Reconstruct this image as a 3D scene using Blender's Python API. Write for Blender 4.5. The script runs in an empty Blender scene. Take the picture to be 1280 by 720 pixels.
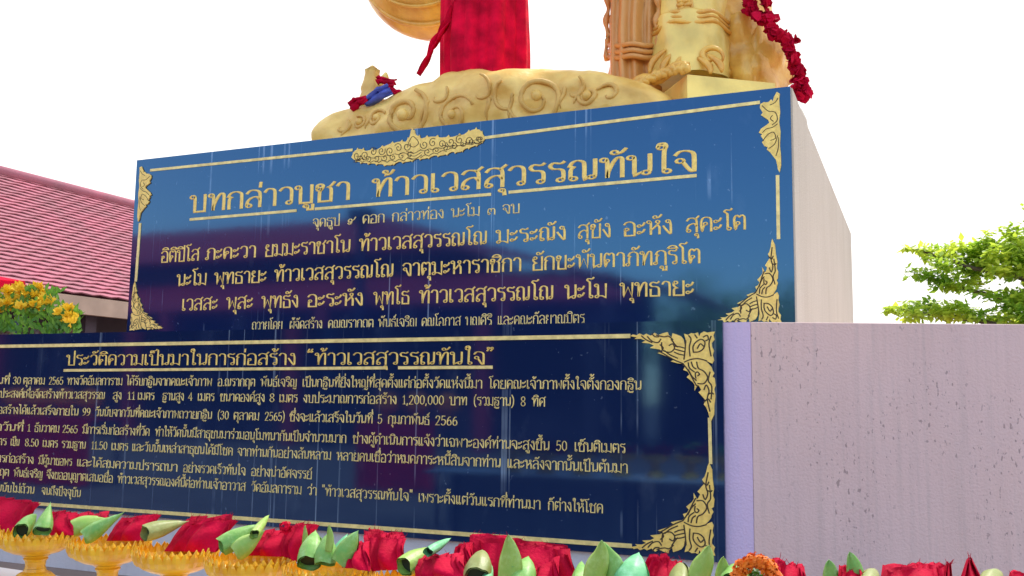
import bpy, math, random
from mathutils import Vector, Matrix, noise
random.seed(7)
R = math.radians
SC = bpy.context.scene
COL = SC.collection

# ------------------------------------------------------------------ camera
FPX, YAW, PITCH, ROLL = 1182.5, .4056, .1156, .0131
EYE = Vector((0, 0, 1.6))
_f0 = Vector((-math.sin(YAW), math.cos(YAW), 0)); _r = Vector((math.cos(YAW), math.sin(YAW), 0)); _u = Vector((0, 0, 1))
FW = _f0 * math.cos(PITCH) + _u * math.sin(PITCH); _u2 = _u * math.cos(PITCH) - _f0 * math.sin(PITCH)
RT = _r * math.cos(ROLL) + _u2 * math.sin(ROLL); UP = _u2 * math.cos(ROLL) - _r * math.sin(ROLL)
cd = bpy.data.cameras.new('camera'); cam = bpy.data.objects.new('camera', cd); COL.objects.link(cam)
cam.matrix_world = Matrix(((RT.x, UP.x, -FW.x, EYE.x), (RT.y, UP.y, -FW.y, EYE.y), (RT.z, UP.z, -FW.z, EYE.z), (0, 0, 0, 1)))
cd.sensor_width = 36; cd.lens = 36 * FPX / 1280; cd.clip_end = 2000; cd.clip_start = .05
SC.camera = cam

# ------------------------------------------------------------------ sky, sun, exposure
SUN_EL, SUN_AZ = R(56), R(14)          # azimuth measured from +Y (behind the monument) towards +X
sdir = Vector((math.sin(SUN_AZ) * math.cos(SUN_EL), math.cos(SUN_AZ) * math.cos(SUN_EL), math.sin(SUN_EL)))
wd = bpy.data.worlds.new('World'); SC.world = wd; wd.use_nodes = True
wt = wd.node_tree; wt.nodes.clear()
def wn(t, **k):
    n = wt.nodes.new(t)
    for a, b in k.items(): setattr(n, a, b)
    return n
out = wn('ShaderNodeOutputWorld'); bg = wn('ShaderNodeBackground'); sky = wn('ShaderNodeTexSky')
sky.sky_type = 'NISHITA'; sky.sun_disc = False; sky.sun_elevation = SUN_EL; sky.sun_rotation = SUN_AZ
sky.dust_density = .4; sky.air_density = 1.6; sky.ozone_density = 3
bg.inputs['Strength'].default_value = .15
geo = wn('ShaderNodeTexCoord'); dot = wn('ShaderNodeVectorMath', operation='DOT_PRODUCT'); dot.inputs[1].default_value = (-.1, .9, .45)
cl = wn('ShaderNodeTexNoise'); cl.inputs['Scale'].default_value = 2.2; cl.inputs['Detail'].default_value = 6
add = wn('ShaderNodeMath', operation='MULTIPLY_ADD'); add.inputs[1].default_value = .35
mr = wn('ShaderNodeMapRange'); mr.interpolation_type = 'SMOOTHSTEP'; mr.inputs[1].default_value = -.12; mr.inputs[2].default_value = .5
mix = wn('ShaderNodeMixRGB'); mix.inputs[2].default_value = (4.3, 4.25, 4.15, 1)     # bright thin overcast towards the sun
L = wt.links.new
L(geo.outputs['Generated'], dot.inputs[0]); L(geo.outputs['Generated'], cl.inputs['Vector'])
L(cl.outputs['Fac'], add.inputs[0]); L(dot.outputs['Value'], add.inputs[2]); L(add.outputs[0], mr.inputs[0])
L(mr.outputs[0], mix.inputs[0]); hs = wn('ShaderNodeHueSaturation'); hs.inputs['Saturation'].default_value = .95; hs.inputs['Value'].default_value = 1.15; L(sky.outputs[0], hs.inputs['Color']); L(hs.outputs[0], mix.inputs[1]); L(mix.outputs[0], bg.inputs['Color']); L(bg.outputs[0], out.inputs['Surface'])
sd = bpy.data.lights.new('sun', 'SUN'); sd.energy = 2.0; sd.angle = R(8); sd.color = (1, .95, .88)
so = bpy.data.objects.new('sun', sd); COL.objects.link(so); so.rotation_euler = sdir.to_track_quat('Z', 'Y').to_euler()
vs = SC.view_settings; SC.display_settings.display_device = 'sRGB'
vs.view_transform = 'Standard'; vs.look = 'None'; vs.gamma = 1; vs.use_curve_mapping = False; vs.exposure = 1.2

# ------------------------------------------------------------------ helpers
def ray(x, y): return FW + RT * ((x - 640) / FPX) - UP * ((y - 360) / FPX)
def on_y(x, y, Y): d = ray(x, y); return EYE + d * (Y / d.y)
def on_x(x, y, X): d = ray(x, y); return EYE + d * (X / d.x)
def on_row(x, y, dy=0):                      # upright plane along the row of offering trays
    d = ray(x, y); return EYE + d * ((2.70 + dy) / (d.y + .081 * d.x))

def tag(o, label=None, cat=None, group=None, kind=None):
    for k, v in (('label', label), ('category', cat), ('group', group), ('kind', kind)):
        if v: o[k] = v
    return o
def thing(name, loc, label, cat, group=None, rz=0):
    o = bpy.data.objects.new(name, None); COL.objects.link(o); o.location = loc; o.rotation_euler.z = rz; o.empty_display_size = .1
    return tag(o, label, cat, group)
class MB:
    def __init__(s): s.v = []; s.f = []; s.m = []; s.cur = 0
    def add(s, V, F):
        b = len(s.v); s.v += [tuple(p) for p in V]; s.f += [tuple(i + b for i in f) for f in F]; s.m += [s.cur] * len(F); return s
    def box(s, x0, x1, y0, y1, z0, z1, mat=None):
        V = [Vector((x, y, z)) for z in (z0, z1) for y in (y0, y1) for x in (x0, x1)]
        if mat: V = [mat @ p for p in V]
        return s.add(V, [(0, 2, 3, 1), (4, 5, 7, 6), (0, 1, 5, 4), (2, 6, 7, 3), (0, 4, 6, 2), (1, 3, 7, 5)])
    def prism(s, poly, h):                    # poly in 3D (one plane), extruded by vector h (front face = poly + h)
        n = len(poly); h = Vector(h); P = [Vector(p) for p in poly]
        V = P + [p + h for p in P]
        F = [tuple(range(n, 2 * n)), tuple(reversed(range(n)))] + [(i, (i + 1) % n, n + (i + 1) % n, n + i) for i in range(n)]
        return s.add(V, F)
    def lathe(s, prof, n=24, c=(0, 0, 0), lobe=None, cap=True):
        V = []; F = []; m = len(prof)
        for i in range(n):
            a = 2 * math.pi * i / n
            for r, z in prof:
                k = lobe(a, z) if lobe else 1
                V.append((c[0] + r * k * math.cos(a), c[1] + r * k * math.sin(a), c[2] + z))
        for i in range(n):
            j = (i + 1) % n
            for k in range(m - 1): F.append((i * m + k, j * m + k, j * m + k + 1, i * m + k + 1))
        if cap: F.append(tuple(reversed([i * m for i in range(n)]))); F.append(tuple(i * m + m - 1 for i in range(n)))
        return s.add(V, F)
    def tube(s, path, rad, n=8, flat=1.0, cap=True):
        P = [Vector(p) for p in path]; N = len(P)
        rad = rad if isinstance(rad, (list, tuple)) else [rad] * N
        V = []; F = []; up = Vector((0, 0, 1))
        for i, p in enumerate(P):
            t = (P[min(i + 1, N - 1)] - P[max(i - 1, 0)]).normalized()
            a = t.cross(up)
            if a.length < .05: a = t.cross(Vector((0, 1, 0)))
            a.normalize(); b = a.cross(t)
            if i and a.dot(pa) < 0: a, b = -a, -b
            pa = a
            for k in range(n):
                w = 2 * math.pi * k / n
                V.append(p + a * (rad[i] * math.cos(w)) + b * (rad[i] * flat * math.sin(w)))
        for i in range(N - 1):
            for k in range(n):
                F.append((i * n + k, i * n + (k + 1) % n, (i + 1) * n + (k + 1) % n, (i + 1) * n + k))
        if cap: F.append(tuple(reversed(range(n)))); F.append(tuple(range((N - 1) * n, N * n)))
        return s.add(V, F)
    def blob(s, c, r, amp=.15, freq=1.5, nu=20, nv=12, seed=0):
        c = Vector(c); r = Vector(r) if isinstance(r, (tuple, list, Vector)) else Vector((r, r, r)); V = []; F = []
        for j in range(nv + 1):
            for i in range(nu):
                t = math.pi * j / nv; a = 2 * math.pi * i / nu
                d = Vector((math.sin(t) * math.cos(a), math.sin(t) * math.sin(a), math.cos(t)))
                k = 1 + amp * noise.noise(d * freq + Vector((seed * 3.7, seed, 0)))
                V.append(c + Vector((d.x * r.x, d.y * r.y, d.z * r.z)) * k)
        for j in range(nv):
            for i in range(nu):
                F.append((j * nu + i, (j + 1) * nu + i, (j + 1) * nu + (i + 1) % nu, j * nu + (i + 1) % nu))
        return s.add(V, F)
    def build(s, name, mats, parent=None, smooth=False, label=None, world=True):
        o0 = Vector((0, 0, 0))
        if parent is not None and world:
            p = parent
            while p: o0 += p.location; p = p.parent
        me = bpy.data.meshes.new(name); me.from_pydata([(v[0] - o0.x, v[1] - o0.y, v[2] - o0.z) for v in s.v], [], s.f)
        mats = mats if isinstance(mats, (list, tuple)) else [mats]
        for m in mats: me.materials.append(m)
        me.polygons.foreach_set('material_index', s.m)
        if smooth: me.polygons.foreach_set('use_smooth', [True] * len(s.f))
        me.update()
        o = bpy.data.objects.new(name, me); COL.objects.link(o)
        if parent is not None: o.parent = parent
        if label: o['label'] = label
        return o
def solo(mb, name, mats, label, cat, group=None, smooth=False, at=None, kind=None):
    """A thing that is one mesh, with its origin at its base."""
    at = Vector(at) if at is not None else Vector((sum(v[0] for v in mb.v) / len(mb.v), sum(v[1] for v in mb.v) / len(mb.v), min(v[2] for v in mb.v)))
    mb.v = [(v[0] - at.x, v[1] - at.y, v[2] - at.z) for v in mb.v]
    o = mb.build(name, mats, None, smooth); o.location = at
    return tag(o, label, cat, group, kind)

# ------------------------------------------------------------------ materials
def mat(name, col, rough=.6, metal=0, var=.0, vscale=3, bump=0, bscale=40, spec=None, vcol=None, ior=None, detail=6, stretch=None, trans=0, coat=0):
    m = bpy.data.materials.new(name); m.use_nodes = True; nt = m.node_tree; b = nt.nodes['Principled BSDF']; Lk = nt.links.new
    b.inputs['Base Color'].default_value = (*col, 1); b.inputs['Roughness'].default_value = rough; b.inputs['Metallic'].default_value = metal
    if spec is not None: b.inputs['Specular IOR Level'].default_value = spec
    if ior: b.inputs['IOR'].default_value = ior
    if trans: b.inputs['Transmission Weight'].default_value = trans
    if coat: b.inputs['Coat Weight'].default_value = coat; b.inputs['Coat Roughness'].default_value = .1
    tc = nt.nodes.new('ShaderNodeTexCoord'); src = tc.outputs['Object']
    if stretch:
        mp = nt.nodes.new('ShaderNodeMapping'); mp.inputs['Scale'].default_value = stretch; Lk(src, mp.inputs[0]); src = mp.outputs[0]
    if var or vcol:
        n = nt.nodes.new('ShaderNodeTexNoise'); n.inputs['Scale'].default_value = vscale; n.inputs['Detail'].default_value = detail; Lk(src, n.inputs['Vector'])
        r = nt.nodes.new('ShaderNodeValToRGB'); c2 = vcol or tuple(c * (1 - var) for c in col); c1 = col if vcol else tuple(min(1, c * (1 + var)) for c in col)
        r.color_ramp.elements[0].position = .32; r.color_ramp.elements[1].position = .68
        r.color_ramp.elements[0].color = (*c2, 1); r.color_ramp.elements[1].color = (*c1, 1)
        Lk(n.outputs['Fac'], r.inputs[0]); Lk(r.outputs[0], b.inputs['Base Color'])
    if bump:
        n2 = nt.nodes.new('ShaderNodeTexNoise'); n2.inputs['Scale'].default_value = bscale; n2.inputs['Detail'].default_value = 5; Lk(src, n2.inputs['Vector'])
        bp = nt.nodes.new('ShaderNodeBump'); bp.inputs['Strength'].default_value = bump; bp.inputs['Distance'].default_value = .02
        Lk(n2.outputs['Fac'], bp.inputs['Height']); Lk(bp.outputs[0], b.inputs['Normal'])
    return m
def granite(name):
    """Polished dark blue granite with dried water runs and specks."""
    m = mat(name, (.005, .014, .062), .06, ior=2.0, bump=.012, bscale=3)
    nt = m.node_tree; b = nt.nodes['Principled BSDF']; Lk = nt.links.new
    b.inputs['Specular Tint'].default_value = (.24, .56, 1, 1)
    tc = nt.nodes.new('ShaderNodeTexCoord')
    def noise_at(scale, s, det, lo, hi):
        mp = nt.nodes.new('ShaderNodeMapping'); mp.inputs['Scale'].default_value = scale; Lk(tc.outputs['Object'], mp.inputs[0])
        n = nt.nodes.new('ShaderNodeTexNoise'); n.inputs['Scale'].default_value = s; n.inputs['Detail'].default_value = det; Lk(mp.outputs[0], n.inputs['Vector'])
        r = nt.nodes.new('ShaderNodeMapRange'); r.inputs[1].default_value = lo; r.inputs[2].default_value = hi; Lk(n.outputs['Fac'], r.inputs[0]); return r.outputs[0]
    runs = noise_at((22, 1, .16), 1, 2, .655, .70); where = noise_at((.6, 1, 1.6), 1, 3, .44, .60); specks = noise_at((1, 1, .8), 26, 2, .73, .78); smear = noise_at((2, 1, 1), 2.2, 6, .62, .9)
    def op(o, a, c):
        n = nt.nodes.new('ShaderNodeMath'); n.operation = o; n.use_clamp = True
        for i, x in enumerate((a, c)):
            if isinstance(x, float): n.inputs[i].default_value = x
            else: Lk(x, n.inputs[i])
        return n.outputs[0]
    k = op('ADD', op('MULTIPLY', runs, where), op('MULTIPLY', specks, .5)); k = op('ADD', op('MULTIPLY', k, .36), op('MULTIPLY', smear, .08))
    mx = nt.nodes.new('ShaderNodeMixRGB'); mx.inputs[1].default_value = (.005, .014, .062, 1); mx.inputs[2].default_value = (.42, .52, .66, 1)
    Lk(k, mx.inputs[0]); Lk(mx.outputs[0], b.inputs['Base Color'])
    return m
def plaster(name, col, dirt, spots=True, streak=.5):
    m = mat(name, col, .75, bump=.25, bscale=60)
    nt = m.node_tree; b = nt.nodes['Principled BSDF']; Lk = nt.links.new; tc = nt.nodes.new('ShaderNodeTexCoord')
    def nz(scale, s, det, lo, hi):
        mp = nt.nodes.new('ShaderNodeMapping'); mp.inputs['Scale'].default_value = scale; Lk(tc.outputs['Object'], mp.inputs[0])
        n = nt.nodes.new('ShaderNodeTexNoise'); n.inputs['Scale'].default_value = s; n.inputs['Detail'].default_value = det; Lk(mp.outputs[0], n.inputs['Vector'])
        r = nt.nodes.new('ShaderNodeMapRange'); r.inputs[1].default_value = lo; r.inputs[2].default_value = hi; Lk(n.outputs['Fac'], r.inputs[0]); return r.outputs[0]
    def mixc(prev, fac, c, amt):
        mu = nt.nodes.new('ShaderNodeMath'); mu.operation = 'MULTIPLY'; mu.inputs[1].default_value = amt; Lk(fac, mu.inputs[0])
        mx = nt.nodes.new('ShaderNodeMixRGB'); Lk(mu.outputs[0], mx.inputs[0]); mx.inputs[2].default_value = (*c, 1)
        if isinstance(prev, tuple): mx.inputs[1].default_value = (*prev, 1)
        else: Lk(prev, mx.inputs[1])
        return mx.outputs[0]
    c = mixc(col, nz((1, 1, .5), 1.3, 6, .35, .7), dirt, streak)
    c = mixc(c, nz((9, 9, .5), 1, 5, .5, .75), dirt, streak)
    if spots:
        c = mixc(c, nz((.5, .5, .35), 1.1, 5, .38, .66), (.58, .43, .46), .5)
        c = mixc(c, nz((26, 26, .9), 1, 4, .5, .8), (.45, .34, .33), .45)
        w = nz((1, 1, .6), 1.9, 4, .45, .58); sp = nz((1, 1, .5), 48, 3, .635, .67)
        mu = nt.nodes.new('ShaderNodeMath'); mu.operation = 'MULTIPLY'; Lk(w, mu.inputs[0]); Lk(sp, mu.inputs[1])
        c = mixc(c, mu.outputs[0], (.19, .13, .13), .6)
    Lk(c, b.inputs['Base Color']); return m
def leaf_mat(name, c1, c2, trans=.5, scale=3):
    m = bpy.data.materials.new(name); m.use_nodes = True; nt = m.node_tree; Lk = nt.links.new
    b = nt.nodes['Principled BSDF']; b.inputs['Roughness'].default_value = .5
    t = nt.nodes.new('ShaderNodeBsdfTranslucent'); mx = nt.nodes.new('ShaderNodeMixShader'); mx.inputs[0].default_value = trans
    tc = nt.nodes.new('ShaderNodeTexCoord'); n = nt.nodes.new('ShaderNodeTexNoise'); n.inputs['Scale'].default_value = scale; n.inputs['Detail'].default_value = 4
    r = nt.nodes.new('ShaderNodeValToRGB'); r.color_ramp.elements[0].color = (*c1, 1); r.color_ramp.elements[1].color = (*c2, 1)
    r.color_ramp.elements[0].position = .35; r.color_ramp.elements[1].position = .65
    Lk(tc.outputs['Object'], n.inputs['Vector']); Lk(n.outputs['Fac'], r.inputs[0]); Lk(r.outputs[0], b.inputs['Base Color']); Lk(r.outputs[0], t.inputs['Color'])
    Lk(b.outputs[0], mx.inputs[1]); Lk(t.outputs[0], mx.inputs[2]); Lk(mx.outputs[0], nt.nodes['Material Output'].inputs['Surface'])
    return m
M = dict(
    granite=granite('polished_granite'),
    gilt=mat('gilt_lettering', (.90, .60, .15), .3, .12, var=.15, vscale=30, bump=.2, bscale=150),
    gilt_pale=mat('pale_gilt_line', (.84, .64, .24), .4, .05, var=.2, vscale=18),
    groove=mat('dark_groove', (.05, .028, .012), .7),
    plaster=plaster('pink_plaster', (.72, .49, .455), (.60, .39, .35), True, .7),
    strip=plaster('sky_tinted_plaster', (.64, .47, .66), (.52, .45, .68), False, .5),  # bluish sky light on this face put into its base colour
    cream=plaster('cream_plaster', (.43, .39, .34), (.35, .31, .26), False, .6),
    wallbase=plaster('white_wall', (.66, .62, .64), (.52, .46, .46), False, .5),
    gold=mat('gold_paint', (.84, .50, .10), .32, .08, vcol=(.60, .27, .04), vscale=4, bump=.7, bscale=9),
    goldlight=mat('pale_gold_paint', (.84, .60, .16), .36, .06, var=.2, vscale=3, bump=.4, bscale=11),
    goldshade=mat('shaded_brown_gold', (.60, .24, .06), .42, .05, vcol=(.68, .34, .10), vscale=3, bump=.3, bscale=18, stretch=(1, 1, .4)),  # warm shade on the side cloth put into a darker gold
    wave=mat('cream_gold_paint', (.86, .58, .17), .45, .0, vcol=(.62, .35, .07), vscale=3.4, bump=.35, bscale=16),
    crease=mat('brown_gold_crease', (.62, .36, .09), .6),  # browner colour puts groove shade and patina into the carved lines
    red=mat('crimson_cloth', (.60, .002, .03), .8, spec=.08, var=.35, vscale=6, bump=.2, bscale=60),
    magenta=mat('magenta_cloth', (.62, .002, .042), .75, spec=.1, vcol=(.34, .001, .018), vscale=9, bump=.2, bscale=90),
    blue=mat('blue_cloth', (.06, .09, .42), .6, var=.3, vscale=8),
    amber=mat('amber_gold_plastic', (.88, .50, .02), .34, .05, vcol=(.74, .33, .008), vscale=14, coat=.15),
    white_cloth=mat('white_table_cloth', (.70, .68, .74), .8, bump=.1, bscale=8),
    tile=mat('faded_red_tile', (.44, .15, .20), .9, spec=.2, vcol=(.33, .14, .17), vscale=1.6, bump=.35, bscale=9),
    tilered=mat('red_tile', (.62, .04, .06), .5, vcol=(.45, .03, .07), vscale=.6),
    darkwall=mat('dark_hall_wall', (.07, .05, .07), .8, var=.3, vscale=.8),
    fascia=mat('cream_fascia', (.40, .28, .22), .7, var=.15, vscale=2),
    ground=mat('concrete_paving', (.26, .18, .15), .9, vcol=(.18, .125, .105), vscale=1.5, bump=.3, bscale=30),
    bark=mat('grey_bark', (.10, .075, .05), .9, var=.3, vscale=8, bump=.6, bscale=25),
    leaf=leaf_mat('tree_leaf', (.26, .46, .04), (.66, .74, .08), .6, 1.2),
    flowerleaf=leaf_mat('shrub_leaf', (.06, .20, .02), (.18, .38, .03), .4, 6),
    yellow=mat('yellow_petal', (.90, .66, .02), .6, vcol=(.88, .50, .012), vscale=12),
    orange=mat('marigold_petal', (.85, .22, .004), .6, vcol=(.75, .12, .002), vscale=20),
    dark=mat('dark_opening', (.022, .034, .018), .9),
    post=mat('dark_metal_post', (.02, .03, .08), .5),
    vase=mat('glazed_vase', (.12, .05, .04), .3, var=.2),
)
def roll_mat(name, base, tip, dry):
    """Rolled leaf, paler along its length towards the tip, with fine ribs."""
    m = mat(name, base, .5, bump=.15, bscale=35); nt = m.node_tree; b = nt.nodes['Principled BSDF']; Lk = nt.links.new
    tc = nt.nodes.new('ShaderNodeTexCoord'); n = nt.nodes.new('ShaderNodeTexNoise'); n.inputs['Scale'].default_value = 22; n.inputs['Detail'].default_value = 9; n.inputs['Roughness'].default_value = .7
    r = nt.nodes.new('ShaderNodeValToRGB'); e = r.color_ramp.elements; e[0].position = .3; e[0].color = (*base, 1); e[1].position = .72; e[1].color = (*tip, 1)
    x = e.new(.5); x.color = (*[(p + q) / 2 for p, q in zip(base, dry)], 1)
    Lk(tc.outputs['Object'], n.inputs['Vector']); Lk(n.outputs['Fac'], r.inputs[0]); Lk(r.outputs[0], b.inputs['Base Color']); return m
ROLLS = [roll_mat('fresh_rolled_leaf', (.10, .36, .07), (.34, .62, .25), (.30, .42, .08)),
         roll_mat('light_rolled_leaf', (.22, .42, .06), (.42, .60, .20), (.36, .46, .10)),
         roll_mat('olive_rolled_leaf', (.19, .27, .06), (.34, .40, .14), (.30, .25, .09)),
         roll_mat('bluish_rolled_leaf', (.08, .42, .20), (.30, .66, .40), (.2, .5, .2))]
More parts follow.
